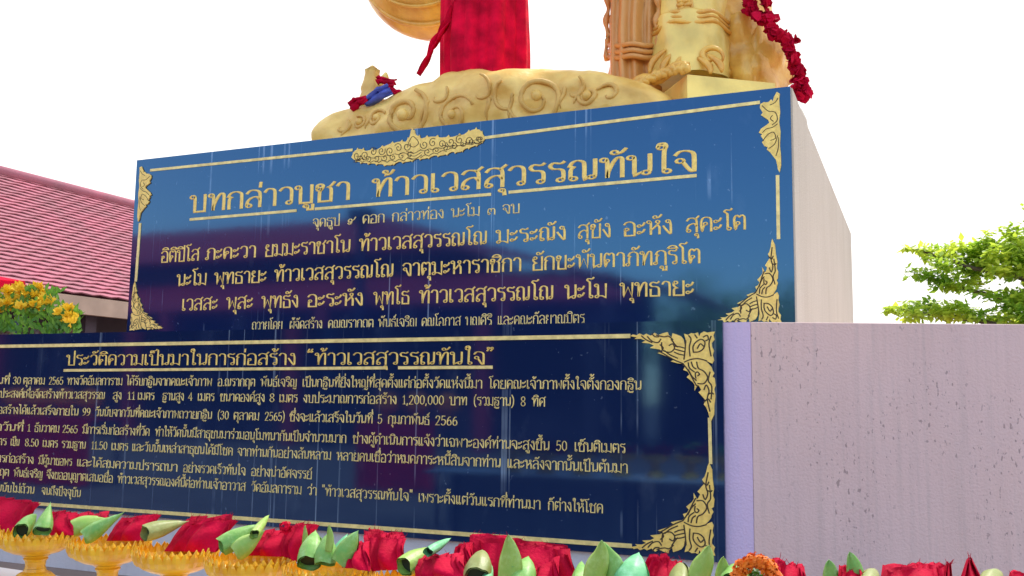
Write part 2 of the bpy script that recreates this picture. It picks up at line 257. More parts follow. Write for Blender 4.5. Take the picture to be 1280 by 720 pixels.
# ------------------------------------------------------------------ stroke alphabet (pen paths on a 10-unit body)
# "x y" points joined by smooth curves, "!" marks a sharp corner, "@x y r" is a ring, "|" lifts the pen
GL = {
'ก': (6.8, ".9 0;.9 5.4;1.7 6.7!;.5 7.3!;1.4 9.2;3.4 10;5.3 9.2;5.9 7.4;5.9 0"),
'ข': (6.9, "@1.5 7.1 .85|.7 7.6;.8 9.3;1.9 9.9;2.9 9;2.5 7.2;1.7 5.6;1.6 3;1.6 0!;6 0!;6 10"),
'ช': (7.2, "@1.5 7.1 .85|.7 7.6;.8 9.3;1.9 9.9;2.9 9;2.5 7.2;1.7 5.6;1.6 3;1.6 0!;5.9 0!;5.9 6.6;4.9 7.9!;5.8 8.6;7.1 10.6"),
'ซ': (7.4, "@1.4 6.9 .85|.6 7.5;.7 9.3;1.5 9.9;2.1 8.8!;2.9 9.9;3.5 8.6;2.6 6.8;1.8 5.4;1.7 3;1.7 0!;6.1 0!;6.1 6.6;5.1 7.9!;6 8.6;7.3 10.6"),
'ค': (7, "@3.1 5.4 .85|2.6 4.7;1.8 2.6;1.3 .1!;.8 4;.9 7.4;1.8 9.4;3.6 10;5.4 9.3;6.1 7.4;6.1 0"),
'ด': (7, "@2.6 4.5 .85|2.4 3.7;1.8 1.9;1.3 .1!;.8 4;.9 7.4;1.8 9.4;3.6 10;5.4 9.3;6.1 7.4;6.1 0"),
'ต': (7, "@2.6 4.5 .85|2.4 3.7;1.8 1.9;1.3 .1!;.8 4;.8 7.8;1.5 9.6;2.4 9.9;3.5 8.7!;4.6 9.9;5.5 9.5;6.1 7.8;6.1 0"),
'ง': (5.4, "@3 8.9 .9|3.8 8.9;4.2 7.4;4.4 5;4.4 .3!;3.6 .3;.6 5.6"),
'จ': (6.5, ".5 8.2;1.6 9.7;3.3 10;5 9.2;5.6 7.2;5.6 .1!;4.6 .3;2.6 4.6|@1.8 5.3 .9"),
'ฉ': (7, ".5 8.2;1.7 9.7;3.4 10;5.3 9.2;6 7.2;6 1.6|@5.2 1 .8|@1.6 5.4 .85|2.3 5;2.4 3;2.4 .2!;4.4 .6"),
'ญ': (8.9, "@1.7 1 .85|.8 1.2;.9 5.4;1.7 6.7!;.5 7.3!;1.4 9.3;2.9 10;4.4 9.3;4.9 7.6;4.9 .2!;6.4 0;8 .2!;8 10|@5 -2.2 .6|5.6 -2.1;6.5 -3.2;7.6 -2.8;8 -1.4"),
'ฐ': (6.5, "5.8 10.2;4.6 9.2;2.2 9.8;.9 8.4;1.7 6.8;4.4 6.4;5.5 5;5.5 1.4|@4.6 1 .85|@1.8 4 .75|1 3.6;1.1 0|@1.4 -1.9 .6|2.1 -2;2.9 -3.4;4 -2.3;5 -3.4;5.9 -1.6"),
'ณ': (9, "@1.7 1 .85|.8 1.2;.9 5.4;1.7 6.7!;.5 7.3!;1.4 9.3;2.9 10;4.4 9.3;4.9 7.6;4.9 0!;5.5 .7;6.2 1.4|@7.1 1.15 .8|8 1.5;8.1 4;8.1 10"),
'ถ': (6.8, "@1.7 1 .85|.8 1.2;.9 5.4;1.7 6.7!;.5 7.3!;1.4 9.2;3.4 10;5.3 9.2;5.9 7.4;5.9 0"),
'ฤ': (6.8, "@1.7 1 .85|.8 1.2;.9 5.4;1.7 6.7!;.5 7.3!;1.4 9.2;3.4 10;5.3 9.2;5.9 7.4;5.9 -4"),
'ภ': (7.4, "@.9 1 .8|1.7 1;1.7 5.4;2.5 6.7!;1.3 7.3!;2.2 9.2;4.2 10;6 9.2;6.6 7.4;6.6 0"),
'ท': (7.4, "@1.2 9 .85|2 9;2.2 7;2.2 0!;2.5 3;4 7.8;5.3 9.8;6.3 9.4;6.5 7.6;6.5 0"),
'ธ': (6.6, "5.8 10.2;4.6 9.2;2.2 9.8;.9 8.4;1.7 6.9;4.4 6.5;5.6 5;5.7 0!;1.1 0!;1.1 4.8"),
'น': (7.3, "@1.1 9 .85|2 9;2.1 7;2.1 0!;3 .7;4.3 1.5|@5.4 1.15 .85|6.4 1.8;6.5 4;6.5 10"),
'บ': (7.2, "@1.1 9 .85|2 9;2.1 7;2.1 0!;6.3 0!;6.3 10"),
'ป': (7.2, "@1.1 9 .85|2 9;2.1 7;2.1 0!;6.3 0!;6.3 14"),
'ผ': (7.2, "@2 9 .85|1.1 9;1 7;1 0!;3.7 5!;6.4 0!;6.4 10"),
'พ': (7.9, "@1.1 9 .85|2 9;2.1 7;2.3 0!;4.6 7!;6.9 0!;7.1 10"),
'ม': (7.5, "@1.1 9 .85|2 9;2.1 7;2.2 1.6|@1.4 .9 .8|2.2 1.2;4.4 1.3;6.7 0!;6.7 10"),
'ย': (7, "@2 9 .85|1.1 9;.8 7.6;1.4 6.2;2.8 5.2!;1.2 4.4;1 2;1 0!;6.2 0!;6.2 10"),
'ร': (5.6, "5 10.2;3.9 9.3;1.8 9.8;.7 8.5;1.5 6.9;3.8 6.4;4.7 5;4.7 1.4|@3.8 1 .85"),
'ล': (6.9, ".8 8.2;1.8 9.6;3.4 10;5.3 9.2;6 7.2;6 0|6 4.2;4.8 5.9;2.8 5.6;1.2 3.8;.8 1.4|@1.7 1 .85"),
'ส': (7.2, ".8 8.2;1.8 9.6;3.4 10;5.3 9.2;6 7.2;6 0|6 4.2;4.8 5.9;2.8 5.6;1.2 3.8;.8 1.4|@1.7 1 .85|5.2 9;7.2 11.2"),
'ว': (6, ".6 8.2;1.6 9.6;3 10;4.5 9.3;5.1 7.4;5.1 1.4|@4.2 1 .85"),
'ศ': (7.4, "@3.1 5.4 .85|2.6 4.7;1.8 2.6;1.3 .1!;.8 4;.9 7.4;1.8 9.4;3.6 10;5.4 9.3;6.1 7.4;6.1 0|5.2 9;7.2 11.2"),
'ห': (7.4, "@1.1 9 .85|2 9;2.1 7;2.1 0|2.2 3.2;3.8 4.8;5 6.4;6.2 8|@5.6 9 .8|5.4 6.6;6.3 5.4;6.5 4;6.5 0"),
'อ': (6.8, "@1.9 4.6 .85|1 4.4;1 2;1 0!;5.9 0!;5.9 7;5 9.3;3.2 10;1.6 9.5;.6 8.2"),
'า': (5.4, ".6 8.2;1.4 9.6;2.6 10;4 9.3;4.5 7.4;4.5 0"),
'ะ': (4.6, "@1.1 6.6 .75|1.8 6.3;3 7;3.9 8.8|@1.1 1.8 .75|1.8 1.5;3 2.2;3.9 4"),
'เ': (3.3, "1 10;1 1.6|@1.8 1 .85"),
'แ': (6.2, "1 10;1 1.6|@1.8 1 .85|3.9 10;3.9 1.6|@4.7 1 .85"),
'โ': (4.6, "4.6 15;3.6 13.9;1.6 14.2;.7 13.2;1.5 12.2;2.3 10.6;2.3 1.6|@3.1 1 .85"),
'ใ': (4.8, "@1.9 12.7 .85|1 13;1.4 14.5;2.6 14.7;3.2 13.2;2.7 10.4;2.6 1.6|@3.4 1 .85"),
'ไ': (4.6, ".4 14.9;1.2 13!;2.4 14.4;2.7 12;2.5 9;2.5 1.6|@3.3 1 .85"),
'ิ': (0, "-6 11.3!;-5 12.6;-3.2 13.2;-1.5 12.5;-.8 11.3!;-6 11.3!"),
'ี': (0, "-6 11.3!;-5 12.6;-3.2 13.2;-1.5 12.5;-.8 11.3!;-6 11.3!|-.8 11.4;-.8 14.3"),
'ึ': (0, "-6 11.3!;-5 12.6;-3.2 13.2;-1.5 12.5;-.8 11.3!;-6 11.3!|@-1 13.2 .7"),
'ื': (0, "-6 11.3!;-5 12.6;-3.2 13.2;-1.5 12.5;-.8 11.3!;-6 11.3!|-.8 11.4;-.8 14.3|-2.3 12.4;-2.3 14.3"),
'ั': (0, "@-3.6 12.4 .8|-3 11.6;-1.6 12.2;-.3 14"),
'็': (0, "-5 11.2;-5.2 12.8;-4 13.4;-2.6 12.8|@-3.3 12 .6|-3.6 13.4;-1.8 13.4;-.6 14.6"),
'่': (0, "-1.4 11.7;-1.2 14.4"),
'้': (0, "@-3.3 13.7 .65|-2.7 13.2;-3.1 11.8!;-1.6 12.4;-.4 14.4"),
'์': (0, "@-2.6 12.2 .7|-2 12.8;-1.7 13.6;-.7 14.8"),
'ํ': (0, "@-1.2 12.5 .8"),
'ุ': (0, "@-1.8 -1.9 .7|-1.1 -1.9;-.9 -4.3"),
'ู': (0, "@-3.4 -1.9 .7|-2.7 -1.9;-2.6 -4!;-.8 -4!;-.8 -1.2"),
'๓': (8, "@1.8 1.2 .85|1 1.6;.8 4;1.5 6.4;2.6 6.8;3.6 5.4;3.7 3.6|3.7 5;4.8 6.8;6 6.6;6.8 5;6.8 0"),
'๙': (8.4, "@2.6 2.6 .85|1.8 2.8;1.2 4.6;2.6 6.6;4.2 6;4.4 3.6;3.6 .8;2 .2;.8 1.6|4.4 4.6;6.4 5.6;8 8.6"),
'0': (6.4, "3.2 0;1.2 2;.8 5.5;1.2 9;3.2 11;5.2 9;5.6 5.5;5.2 2;3.2 0"),
'1': (4.6, "1 8.8;2.6 11!;2.6 0|1 0;4.2 0"),
'2': (6.4, ".9 8.4;1.6 10.4;3.2 11;5 10.2;5.3 8;3.8 4.6;.8 0!;5.7 0!"),
'3': (6.4, ".9 9.2;2.4 11;4.6 10.4;4.8 7.4;2.8 5.9!;5 5;5.4 2.4;3.6 .1;1.6 .2;.7 1.8"),
'4': (6.4, "4.2 0;4.2 11!;.6 3.2!;5.9 3.2"),
'5': (6.4, "5.2 11!;1.6 11!;1.2 6!;3.2 6.8;5.2 5.8;5.5 3;4 .3;2 0;.7 1.4"),
'6': (6.4, "5 10;3 9.6;1.4 6.6;.9 3.2;1.8 .6;3.4 0;5.2 1.2;5.5 3.8;4.4 6;2.6 6;1.1 3.8"),
'8': (6.4, "3.2 5.8;1.3 7.2;1.2 9.6;3.2 11;5.2 9.6;5.1 7.2;3.2 5.8;1 4;.8 1.6;3.2 0;5.6 1.6;5.4 4;3.2 5.8"),
'9': (6.4, "1.4 .4;3.4 1.2;5.1 4.2;5.5 7.8;4.6 10.4;3 11;1.3 9.8;.9 7.2;2 5;3.8 5;5.2 7"),
'.': (2.6, "1.3 0;1.3 1"), ',': (2.6, "1.4 1;.8 -1.6"), '(': (3.6, "3 13;1.2 9;1 5;1.4 1;3 -2"), ')': (3.6, ".6 13;2.4 9;2.6 5;2.2 1;.6 -2"),
'“': (5, "@1.2 11.2 .5|.8 11.6;1.8 13.6|@3.2 11.2 .5|2.8 11.6;3.8 13.6"), '”': (5, "@1.2 13 .5|1.6 12.6;.6 10.8|@3.2 13 .5|3.6 12.6;2.6 10.8"),
'"': (4.2, "1.2 14;1.2 11|3 14;3 11"), ' ': (3.2, ""),
}
UPPER = 'ิีึืั็ํ'; TONE = '่้์'; LOWER = 'ุู'

def smooth(pts, closed=False, n=4):
    """Catmull-Rom through pts [(x,y,corner)] -> dense list of (x,y)."""
    out = []; N = len(pts)
    for i in range(N - 1):
        p1, p2 = pts[i], pts[i + 1]
        p0 = pts[i - 1] if i > 0 and not p1[2] else p1
        p3 = pts[i + 2] if i + 2 < N and not p2[2] else p2
        straight = (p0 is p1 or p1[2]) and (p3 is p2 or p2[2])
        m = 1 if straight else n
        for k in range(m):
            t = k / m; t2 = t * t; t3 = t2 * t
            out.append(tuple(.5 * (2 * p1[j] + (p2[j] - p0[j]) * t + (2 * p0[j] - 5 * p1[j] + 4 * p2[j] - p3[j]) * t2
                                   + (3 * p1[j] - p0[j] - 3 * p2[j] + p3[j]) * t3) for j in (0, 1)))
    out.append((pts[-1][0], pts[-1][1]))
    return out

def ribbon(V, F, path, closed, thick, thin, xf, rise):
    """Calligraphic ridge: two edges on the surface and a raised spine. xf maps glyph (x,y,h) to a 3D point."""
    n = len(path)
    if n < 2: return
    b = len(V)
    for i, (x, y) in enumerate(path):
        a = path[i - 1] if i else (path[-2] if closed else None)
        c = path[i + 1] if i < n - 1 else (path[1] if closed else None)
        def unit(p, q):
            d = math.hypot(q[0] - p[0], q[1] - p[1]) or 1e-6
            return ((q[0] - p[0]) / d, (q[1] - p[1]) / d)
        t1 = unit(a, (x, y)) if a else unit((x, y), c)
        t2 = unit((x, y), c) if c else t1
        tx, ty = t1[0] + t2[0], t1[1] + t2[1]
        l = math.hypot(tx, ty)
        if l < .3: tx, ty = t1; l = 1
        tx /= l; ty /= l
        mit = min(1.5, 1 / max(.5, abs(t1[0] * tx + t1[1] * ty)))
        w = (thin + (thick - thin) * abs(ty)) * .5 * mit
        e = 0
        if not closed and i == 0: x -= tx * thin * .35; y -= ty * thin * .35
        if not closed and i == n - 1: x += tx * thin * .35; y += ty * thin * .35
        V.append(xf(x - ty * w, y + tx * w, 0)); V.append(xf(x - ty * w * .45, y + tx * w * .45, rise))
        V.append(xf(x + ty * w * .45, y - tx * w * .45, rise)); V.append(xf(x + ty * w, y - tx * w, 0))
    for i in range(n - 1):
        p, q = b + 4 * i, b + 4 * i + 4
        for k in range(3): F.append((p + k + 1, p + k, q + k, q + k + 1))
    if not closed:
        F.append((b, b + 1, b + 2, b + 3)); e = b + 4 * (n - 1); F.append((e + 3, e + 2, e + 1, e))

def parse(s):
    for st in s.split('|'):
        if not st: continue
        if st[0] == '@':
            x, y, r = map(float, st[1:].split()); r *= 1.2
            yield True, [(x + r * math.cos(a * math.pi / 5), y + r * math.sin(a * math.pi / 5)) for a in range(11)]
        else:
            pts = []
            for p in st.split(';'):
                c = p.endswith('!'); a, bb = p.rstrip('!').split(); pts.append((float(a), float(bb), c))
            yield False, smooth(pts)

def layout(text):
    """-> list of (glyph, x, y), total width."""
    out = []; x = 0; base = ''; over = False
    text = text.replace('ำ', 'ํา')
    text = ''.join(text)
    i = 0
    while i < len(text):
        ch = text[i]
        if ch == '่' or ch == '้':                       # tone before nikhahit: nikhahit sits below the tone
            if i + 1 < len(text) and text[i + 1] == 'ํ':
                out.append(('ํ', x, 0)); out.append((ch, x, 2.6)); i += 2; continue
        if ch in UPPER:
            dx = -1.6 if base == 'ป' else 0
            out.append((ch, x + dx, 0)); over = True
        elif ch in TONE:
            dx = -1.6 if base == 'ป' else 0
            out.append((ch, x + dx, 2.9 if over else -.2))
        elif ch in LOWER:
            out.append((ch, x, -2.6 if base in 'ญฐ' else 0))
        else:
            out.append((ch, x, 0)); x += GL[ch][0] + .45; base = ch; over = False
        i += 1
    return out, x - .45

def lettering(text, xf0, sx, sy, thick=1.35, thin=.75, rise=1.0):
    """Mesh data for one word; xf0 maps (x metres, z metres, h) to world."""
    V, F = [], []
    lay, w = layout(text)
    for ch, gx, gy in lay:
        for closed, path in parse(GL[ch][1]):
            pts = [(px + gx, py + gy) for px, py in path]
            ribbon(V, F, pts, closed, thick * (.72 if closed else 1), thin * (.85 if closed else 1), lambda x, y, h: xf0(x * sx, y * sy, h), rise)
    return V, F
# ------------------------------------------------------------------ ground
mb = MB(); mb.add([(-300, -300, 0), (300, -300, 0), (300, 300, 0), (-300, 300, 0)], [(0, 1, 2, 3)])
tag(mb.build('ground', M['ground']), kind='structure')

# ------------------------------------------------------------------ monument: lower plinth and upper pedestal with their inscription panels
YU, YL = 7.2987, 6.517            # front faces of the two granite panels
ZT = 2.135                        # top of the lower plinth
ux = lambda x, y, Y: on_y(x, y, Y)

def panel_xf(Y):                  # lettering frame on an upright panel facing -Y
    return lambda X0, Z0: (lambda x, z, h: (X0 + x, Y - .0015 - h, Z0 + z))
def put_line(parent, Y, words, y0, x0, y1, x1, size, mat_, name='inscription_word', label=None, thick=1.35, rise=.006):
    """One level line of writing; words = [(text, px from, px to)], (x0,y0)-(x1,y1) its base line, size = body height in metres."""
    Z = (on_y(x0, y0, Y).z + on_y(x1, y1, Y).z) / 2
    s = size / 10
    for text, a, b in words:
        ya = y0 + (y1 - y0) * (a - x0) / (x1 - x0); yb = y0 + (y1 - y0) * (b - x0) / (x1 - x0)
        XA, XB = on_y(a, ya, Y).x, on_y(b, yb, Y).x
        lay, w = layout(text); sx = (XB - XA) / w
        xf = panel_xf(Y)(XA, Z)
        V, F = lettering(text, xf, sx, s, thick, thick * .58, rise)
        MB().add(V, F).build(name, mat_, parent, label=label)
def bar(parent, name, Y, p, q, w, h=.006):  # straight gilt line on a panel, p and q pixels
    a, b = on_y(*p, Y), on_y(*q, Y)
    d = (b - a).normalized(); n = Vector((-d.z, 0, d.x)) * (w / 2)
    return MB().prism([a - n, b - n, b + n, a + n], (0, -h, 0)).build(name, M['gilt_pale'], parent)
def flame(parent, Y, place, outline, grooves, name, h=.012, label=None, gw=.017):
    """Gilded corner ornament: flat leaf outline with cut grooves; place maps unit (u,v) to (X,Z)."""
    mb = MB(); poly = [Vector((place(u, v)[0], Y - .001, place(u, v)[1])) for u, v in outline]
    ar = sum(poly[i].x * poly[(i + 1) % len(poly)].z - poly[(i + 1) % len(poly)].x * poly[i].z for i in range(len(poly)))
    if ar < 0: poly.reverse()
    mb.prism(poly, (0, -h, 0)); mb.cur = 1
    a, b, c = Vector(place(0, 0)), Vector(place(1, 0)), Vector(place(0, 1)); sc = ((b - a).length + (c - a).length) / 2
    for g in grooves:
        path = smooth([(place(u, v)[0], place(u, v)[1], 0) for u, v in g], n=4)
        V, F = [], []; ribbon(V, F, path, False, gw * sc, gw * sc * .8, lambda x, z, k: (x, Y - h - .0015 - k, z), .0015); mb.add(V, F)
    return mb.build(name, [M['gilt'], M['groove']], parent, label=label)

# kanok corner: arms along -u and +v from the corner (u=1,v=0)
def nrm(L_, x0=150, y0=82, w=562, h=578): return [((x - x0) / w, (y - y0) / h) for x, y in L_]
KAN = nrm([(150, 105), (172, 94), (196, 100), (215, 88), (242, 100), (262, 90), (292, 104), (318, 84), (342, 100), (372, 88), (405, 80), (412, 100), (432, 116), (438, 88), (468, 98), (492, 108), (510, 130), (515, 160), (524, 175),
           (530, 150), (514, 92), (540, 100), (562, 88), (584, 92), (604, 84), (612, 112), (622, 92), (644, 78), (666, 86), (690, 82), (714, 80), (704, 105), (712, 132), (692, 155), (694, 178), (706, 205), (698, 235), (706, 268), (694, 290),
           (648, 268), (672, 292), (690, 314), (694, 332), (706, 352), (694, 374), (708, 384), (714, 432), (704, 455), (712, 500), (704, 560), (702, 620), (692, 640), (682, 662), (672, 640), (664, 606), (652, 575), (636, 556), (650, 530), (632, 510), (604, 478),
           (622, 462), (610, 440), (600, 428), (578, 468), (580, 430), (566, 410), (528, 380), (546, 362), (534, 342), (506, 332), (516, 312), (500, 292), (470, 288), (424, 276), (450, 262), (420, 250), (336, 220), (374, 212), (350, 196), (286, 186), (312, 170), (284, 156), (230, 150), (256, 136), (224, 124), (182, 124), (196, 114)])
KG = [nrm(g) for g in (
    [(365, 150), (372, 200), (420, 215), (450, 190), (440, 160), (415, 170)], [(355, 165), (375, 185), (365, 205)], [(450, 175), (490, 180), (522, 190)], [(455, 195), (490, 205), (520, 212)], [(450, 215), (480, 228), (515, 235)], [(430, 130), (455, 165), (470, 180)],
    [(600, 420), (640, 420), (664, 380), (640, 340), (605, 320), (595, 280)], [(600, 370), (612, 360), (600, 345), (585, 355), (588, 385)], [(540, 285), (548, 320), (580, 345)], [(560, 280), (570, 310), (590, 325)], [(515, 280), (560, 262), (610, 258), (660, 272)],
    [(575, 215), (572, 180), (590, 150), (625, 130), (650, 150), (640, 190), (610, 212), (575, 215)], [(600, 190), (620, 160), (640, 175)], [(640, 115), (665, 105), (672, 130), (655, 140)], [(525, 140), (520, 200), (512, 262)], [(300, 90), (320, 110), (345, 112)], [(665, 490), (690, 480), (700, 488)], [(230, 105), (260, 130), (300, 150)], [(640, 540), (665, 520), (680, 540)], [(505, 290), (545, 345), (572, 400), (592, 435)], [(540, 330), (562, 372), (590, 400)], [(500, 288), (440, 262), (380, 226), (345, 208)], [(470, 255), (420, 232), (385, 205)], [(680, 345), (668, 400), (690, 440), (684, 520)], [(330, 100), (380, 112), (412, 108), (440, 132)], [(545, 105), (560, 130), (548, 180), (552, 240)], [(690, 110), (676, 160), (688, 240)], [(585, 100), (600, 122)], [(640, 460), (655, 430), (672, 470), (660, 520), (676, 600)], [(270, 110), (300, 140), (340, 150), (360, 128)])]
# slim upright crest used at the top corners of the upper panel (u right, v down)
def nr2(L_): return [((x - 990) / 110, (y - 97) / 408) for x, y in L_]
CRE = nr2([(1085, 97), (1100, 108), (1096, 140), (1100, 200), (1094, 250), (1100, 300), (1096, 370), (1100, 420), (1100, 470), (1092, 505), (1084, 490), (1080, 465), (1075, 440), (1060, 420), (1045, 398), (1030, 385), (1034, 372), (1018, 366), (1005, 345), (1014, 335), (1000, 312), (1008, 305), (990, 295), (1002, 276), (1030, 260), (1044, 250), (1040, 236), (1022, 222), (1002, 206), (1012, 196), (998, 170), (1000, 150), (1018, 142), (1040, 145), (1056, 132), (1064, 142), (1070, 120)])
CRG = [nr2(g) for g in ([(1010, 160), (1040, 190), (1075, 200), (1085, 240), (1060, 262)], [(1010, 296), (1030, 280), (1060, 275), (1085, 260)], [(1010, 340), (1035, 310), (1065, 300), (1075, 330), (1050, 340)], [(1040, 380), (1070, 360), (1085, 320)], [(1075, 420), (1088, 380), (1090, 330)], [(1050, 160), (1075, 150), (1090, 130)], [(1060, 215), (1050, 230), (1065, 245)])]

def box_place(Y, c00, c10, c01):   # unit square corners given as pixels: origin, end of u, end of v
    o, a, b = on_y(*c00, Y), on_y(*c10, Y), on_y(*c01, Y)
    return lambda u, v: (o.x + (a.x - o.x) * u + (b.x - o.x) * v, o.z + (a.z - o.z) * u + (b.z - o.z) * v)

# ---- upper pedestal
UX0, UX1 = -7.398, -.832
ped = thing('stone_pedestal', (-4.1, 10.7, ZT), 'tall upper pedestal block with cream side and blue granite panel under the gold statue', 'pedestal')
mb = MB(); b = .012; y1 = 14.19; x0, x1, yf = UX0 - .02, UX1 + .012, YU + .022
poly = [(x0, yf), (x1 - b, yf), (x1, yf + b), (x1, y1), (x0, y1)]
mb.prism([(x, y, ZT - .3) for x, y in poly], (0, 0, 4.0 - ZT + .3)); body = mb.build('block', M['cream'], ped)
mb = MB(); mb.box(UX0, UX1, YU, YU + .02, ZT - .1, 4.004); pan = mb.build('inscription_panel', M['granite'], ped)
mb = MB()
bar(pan, 'border_line', YU, (188, 213), (441, 187.5), .026); bar(pan, 'border_line', YU, (605, 172.5), (950, 128), .026)
bar(pan, 'border_line', YU, (175.5, 279), (170, 352), .03); bar(pan, 'border_line', YU, (972, 219), (973.2, 299), .026)

flame(pan, YU, box_place(YU, (948, 118), (975, 115), (949.5, 218)), CRE, CRG, 'corner_ornament')
flame(pan, YU, box_place(YU, (191.5, 210.5), (175.5, 208), (188.5, 280)), CRE, CRG, 'corner_ornament')
flame(pan, YU, box_place(YU, (897, 404.5), (977, 403), (891, 303)), KAN, KG, 'corner_ornament')
flame(pan, YU, box_place(YU, (204, 412), (163, 413), (208, 351)), KAN, KG, 'corner_ornament')
# crest in the middle of the top border
cr = box_place(YU, (440, 197), (606, 173), (442, 226)); mb = MB()
up_ = [(.0, .0), (.03, -.28), (.07, -.34), (.12, -.2), (.2, -.18), (.28, -.32), (.36, -.4), (.43, -.36), (.46, -.55), (.485, -.95), (.51, -.6), (.55, -.4), (.62, -.42), (.70, -.3), (.78, -.26), (.86, -.3), (.92, -.45), (.97, -.42), (1, -.1)]
lo_ = [(1.0, .1), (.97, .3), (.92, .42), (.86, .5), (.82, .66), (.76, .58), (.7, .72), (.63, .66), (.56, .78), (.5, .7), (.44, .82), (.36, .74), (.3, .9), (.22, .72), (.17, .62), (.1, .5), (.05, .36), (.02, .2)]
ring_ = up_ + lo_; fine = []
for (u0, v0), (u1, v1) in zip(ring_, ring_[1:] + ring_[:1]):     # small flame barbs along every edge
    fine.append((u0, v0)); du, dv = u1 - u0, v1 - v0
    if abs(du) > .02: fine += [(u0 + du * .42, v0 + dv * .42 - .02 * math.copysign(1, du)), (u0 + du * .62, v0 + dv * .55 - .10 * math.copysign(1, du)), (u0 + du * .70, v0 + dv * .7)]
poly = [Vector((cr(u, v)[0], YU - .001, cr(u, v)[1])) for u, v in reversed([(u, v * .64 if v > 0 else v * .9) for u, v in fine])]
mb.prism(poly, (0, -.012, 0)); mb.cur = 1
def groove(mb, Y, place, g, w):
    V, F = [], []; ribbon(V, F, smooth([(*place(u, v), 0) for u, v in g], n=5), False, w, w * .7, lambda x, z, k: (x, Y - .0135 - k, z), .002); mb.add(V, F)
def spiral(cu, cv, ru, rv, a0, turns, n=12): return [(cu + ru * (1 - .85 * i / n) * math.cos(a0 + turns * 6.283 * i / n), cv + rv * (1 - .85 * i / n) * math.sin(a0 + turns * 6.283 * i / n)) for i in range(n + 1)]
for k in range(15):
    u = .045 + k * .065
    if abs(u - .485) < .045: continue
    sgn = 1 if u < .485 else -1; amp = math.sin(math.pi * min(1, .12 + u * .9))
    groove(mb, YU, cr, spiral(u, .02 - .1 * amp + .06 * math.sin(k * 2), .030, .2, 2 * k, 1.3 * sgn), .0075)
    groove(mb, YU, cr, spiral(u + .02, .26 * amp, .026, .14, k, 1.1 * -sgn), .0075)
    groove(mb, YU, cr, [(u - .03 * sgn, .46 * amp), (u, .38 * amp), (u + .035 * sgn, .48 * amp)], .007)
    groove(mb, YU, cr, [(u - .03 * sgn, .12), (u, .17), (u + .03 * sgn, .12)], .007)
for v in (.15, .35, .55): groove(mb, YU, cr, [(.43, v * .6), (.485, v * .6 + .12), (.54, v * .6)], .007)
groove(mb, YU, cr, [(.445, -.2), (.485, -.5), (.525, -.2), (.485, -.05), (.445, -.2)], .007)
mb.build('crest_ornament', [M['gilt'], M['groove']], pan)
bar(pan, 'title_underline', YU, (237.5, 274.5), (371, 263.3), .026); bar(pan, 'title_underline', YU, (394, 261.3), (614, 243), .026); bar(pan, 'title_underline', YU, (636, 240.5), (871, 219.5), .026)
G = M['gilt']
put_line(pan, YU, [('บทกล่าวบูชา', 237, 438), ('ท้าวเวสสุวรรณทันใจ', 465, 872)], 266.5, 240, 212, 870, .168, G, 'title_word', 'large gold title lettering')
put_line(pan, YU, [('จุดธูป', 391, 425), ('๙', 434, 445), ('ดอก', 453, 481), ('กล่าวท่อง', 490, 555), ('นะโม', 564, 600), ('๓', 609, 620), ('จบ', 628, 650)], 283.5, 392, 266.5, 648, .078, M['gilt_pale'], thick=1.25)
T_ = 'ท้าวเวสสุวรรณโณ'
put_line(pan, YU, [('อิติปิโส', 201, 249), ('ภะคะวา', 257, 320), ('ยมมะราชาโน', 331, 438), (T_, 449, 609), ('มะระณัง', 620, 708), ('สุขัง', 722, 764), ('อะหัง', 779, 841), ('สุคะโต', 857, 933)], 330, 201, 284, 932, .112, G)
put_line(pan, YU, [('นะโม', 221, 258), ('พุทธายะ', 268, 333), (T_, 343, 492), ('จาตุมะหาราชิกา', 503, 652), ('ยักขะพันตาภัทภูริโต', 665, 876)], 359.5, 221, 326, 876, .112, G)
put_line(pan, YU, [('เวสสะ', 227, 272), ('พุสะ', 283, 316), ('พุทธัง', 327, 373), ('อะระหัง', 384, 454), ('พุทโธ', 467, 512), (T_, 524, 692), ('นะโม', 706, 759), ('พุทธายะ', 775, 868)], 391, 227, 365, 868, .112, G)
put_line(pan, YU, [('ถวายโดย', 315, 353), ('ผู้จัดสร้าง', 362, 403), ('คุณณรากฤต', 410, 467), ('พันธ์เจริญ', 473, 521), ('คุณโอภาส', 527, 576), ('บุญศิริ', 582, 615), ('และคณะกัลยาณมิตร', 622, 731)], 413.5, 315, 404, 731, .078, M['gilt_pale'], thick=1.2)

# ---- lower plinth
LX0, LX1, CX = -9.1, -1.224, -1.041
pl = thing('plinth_wall', (-5, 9, 0), 'wide lower plinth with pinkish plaster wing wall and dark navy history panel in front of the pedestal', 'wall')
YB = YL + .03
ang = math.atan2(7.143 - YL, .66 - CX); CL = 4.2
pc = (CX, YB); pe = (CX + CL * math.cos(ang), YB + CL * math.sin(ang))
mb = MB(); mb.prism([(LX0 - .2, YB, .52), (CX, YB, .52), (CX, YB + 1.2, .52), (LX0 - .2, YB + 1.2, .52)], (0, 0, ZT - .52)); mb.build('sky_tinted_margin', M['strip'], pl)  # bluish strip: sky reflection painted into the plaster colour
mb = MB(); mb.prism([(LX0 - .2, YB + .012, 0), (CX - .01, YB + .012, 0), (CX - .01, 15, 0), (LX0 - .2, 15, 0)], (0, 0, .519)); mb.build('white_base', M['wallbase'], pl)
mb = MB(); mb.prism([(CX + .001, YB, 0), (pe[0], pe[1], 0), (pe[0] - .2, 15, 0), (CX + .001, 15, 0)], (0, 0, ZT)); w_ = mb.build('wing_wall', M['plaster'], pl)
bv = w_.modifiers.new('bevel', 'BEVEL'); bv.width = .006; bv.segments = 2
mb = MB(); mb.prism([(LX0 - .2, YB + 1.2, .52), (CX, YB + 1.2, .52), (CX, 15, .52), (LX0 - .2, 15, .52)], (0, 0, ZT - .523)); mb.build('top_deck', M['wallbase'], pl)
